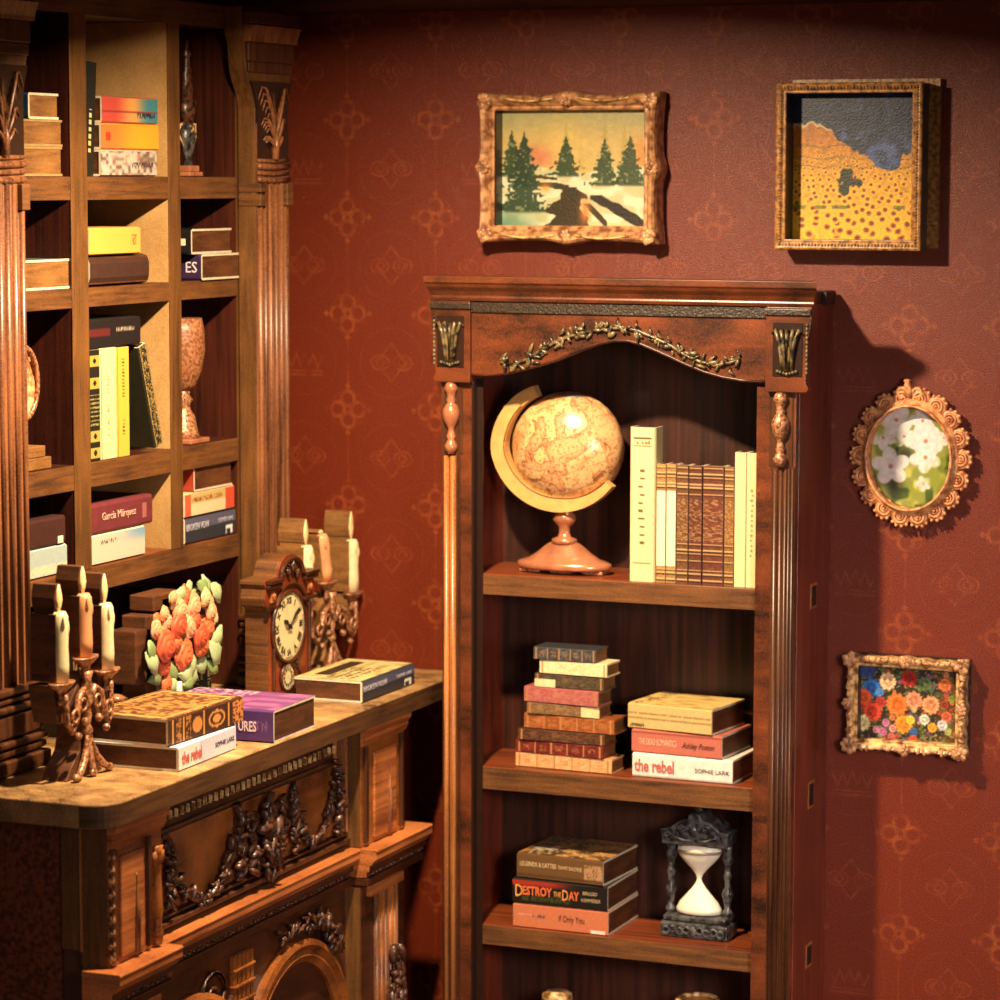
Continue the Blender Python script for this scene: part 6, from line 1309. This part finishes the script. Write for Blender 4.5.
def yr(u, v):
    img = np.zeros(u.shape + (3,)) + C3(0.90, 0.76, 0.58); img = mixto(img, (0.78, 0.30, 0.20), u > 0.82); img = mixto(img, (0.76, 0.66, 0.40), (v > 0.5) & (u < 0.82)); img = mixto(img, (0.86, 0.36, 0.22), u < 0.12); return mixto(img, (0.55, 0.15, 0.12), (np.abs(v - 0.72) < 0.12) & (u > 0.15) & (u < 0.75) & (vn(u * 3, v, 30, 5) > 0.5))
face_book('cream paperback with red end between brown and navy books, fourth row', G, cmat((0.88, 0.72, 0.55)), -0.738, -0.468, z + 0.0686, 0.062, art=yr, D=0.16)
end_book('red spined book with brown page block topping right bay stack, fourth row', G, cmat((0.60, 0.22, 0.14)), -0.690, -0.478, z + 0.1312, 0.066, L=0.17)

# ornaments
t = thing('vase_lamp', 'slender black and gold vase ornament in the top right bay', 'vase', (-0.49, -0.678, S['A']))
b = MB(); c_ = -0.658; x_ = -0.492; z = S['A']
b.lathe(x_, c_, [(0.020, z + 0.028), (0.012, z + 0.050), (0.026, z + 0.075), (0.030, z + 0.110), (0.022, z + 0.135)], 14, sx=0.6); b.build('bowl', M['black'], t, smooth=True)
b = MB(); b.lathe(x_, c_, [(0.022, z + 0.135), (0.028, z + 0.16), (0.034, z + 0.19), (0.020, z + 0.196), (0.021, z + 0.25), (0.012, z + 0.285), (0.010, z + 0.30), (0.016, z + 0.31), (0.006, z + 0.325), (0.003, z + 0.345)], 14, sx=0.6); b.build('neck', M['carving'], t, smooth=True)
b = MB(); b.box(x_ - 0.025, x_ + 0.025, c_ - 0.036, c_ + 0.036, z + 0.0005, z + 0.012); b.box(x_ - 0.02, x_ + 0.02, c_ - 0.026, c_ + 0.026, z + 0.012, z + 0.028); b.build('base', M['copper'], t, bevel=0.003)
for s in (-1, 1):
    b = MB(); b.tube([(x_, c_ + s * 0.022, z + 0.075), (x_, c_ + s * 0.045, z + 0.10), (x_, c_ + s * 0.040, z + 0.13), (x_, c_ + s * 0.026, z + 0.135)], 0.004, 6); b.build('handle', M['giltpale'], t, smooth=True)
b = MB(); garland(b, [(x_ + 0.016, c_ - 0.015, z + 0.12), (x_ + 0.018, c_ + 0.015, z + 0.12)], 0.006, 9, rnd, 0); b.build('gold_mount', M['giltpale'], t, smooth=True)
t = thing('wooden_goblet', 'large speckled brown wooden goblet in the right bay, third row', 'goblet', (-0.50, -0.68, S['C']))
z = S['C']; c_ = -0.662; x_ = -0.512
b = MB(); b.lathe(x_, c_, [(0.022, z + 0.135), (0.036, z + 0.150), (0.052, z + 0.19), (0.060, z + 0.24), (0.058, z + 0.29), (0.052, z + 0.322), (0.046, z + 0.322)], 24); b.build('cup', ornate('speckled_wood', (0.42, 0.24, 0.14), (0.64, 0.42, 0.27), rough=0.4, scale=120), t, smooth=True)
b = MB(); b.lathe(x_, c_, [(0.046, z + 0.014), (0.040, z + 0.03), (0.032, z + 0.07), (0.022, z + 0.085), (0.020, z + 0.10), (0.028, z + 0.112), (0.018, z + 0.125), (0.022, z + 0.137)], 20); b.build('stem', M['bronze'], t, smooth=True)
b = MB(); b.box(x_ - 0.05, x_ + 0.052, c_ - 0.052, c_ + 0.052, z + 0.0005, z + 0.0135); b.build('base', M['copper'], t, bevel=0.003)
b = MB(); b.tube([(x_ + 0.01, c_ + 0.055, z + 0.24), (x_ + 0.01, c_ + 0.070, z + 0.22), (x_ + 0.01, c_ + 0.066, z + 0.18), (x_ + 0.01, c_ + 0.040, z + 0.155)], 0.005, 6); b.build('handle', M['giltpale'], t, smooth=True)
t = thing('oval_plaque', 'gold rimmed oval plaque on a stand in leftmost bay, third row', 'plaque', (-0.49, -1.46, S['C']))
b = MB(); b.lathe(0, 0, [(1.0, 0), (1.0, 1.0), (0.86, 1.3), (0.80, 0.8), (0.1, 0.8)], 30, M=Matrix.Translation((-0.505, -1.480, z + 0.205)) @ Matrix.Rotation(PI / 2, 4, 'Y') @ Matrix.Diagonal((0.090, 0.066, 0.018, 1))); b.build('plate', M['giltorange'], t, smooth=True)
b = MB(); b.torus((-0.482, -1.480, z + 0.205), 0.060, 0.006, U=(0, 1, 0), V=(0, 0, 1), n=28, m=6, sv=1.38); b.build('rim', M['bronze'], t, smooth=True)
b = MB(); b.box(-0.54, -0.468, -1.530, -1.385, z + 0.0005, z + 0.028); b.box(-0.535, -0.472, -1.525, -1.405, z + 0.029, z + 0.055); b.tube([(-0.505, -1.48, z + 0.05), (-0.505, -1.48, z + 0.13)], 0.012, 8); b.build('stand', M['burntpale'], t, bevel=0.002)
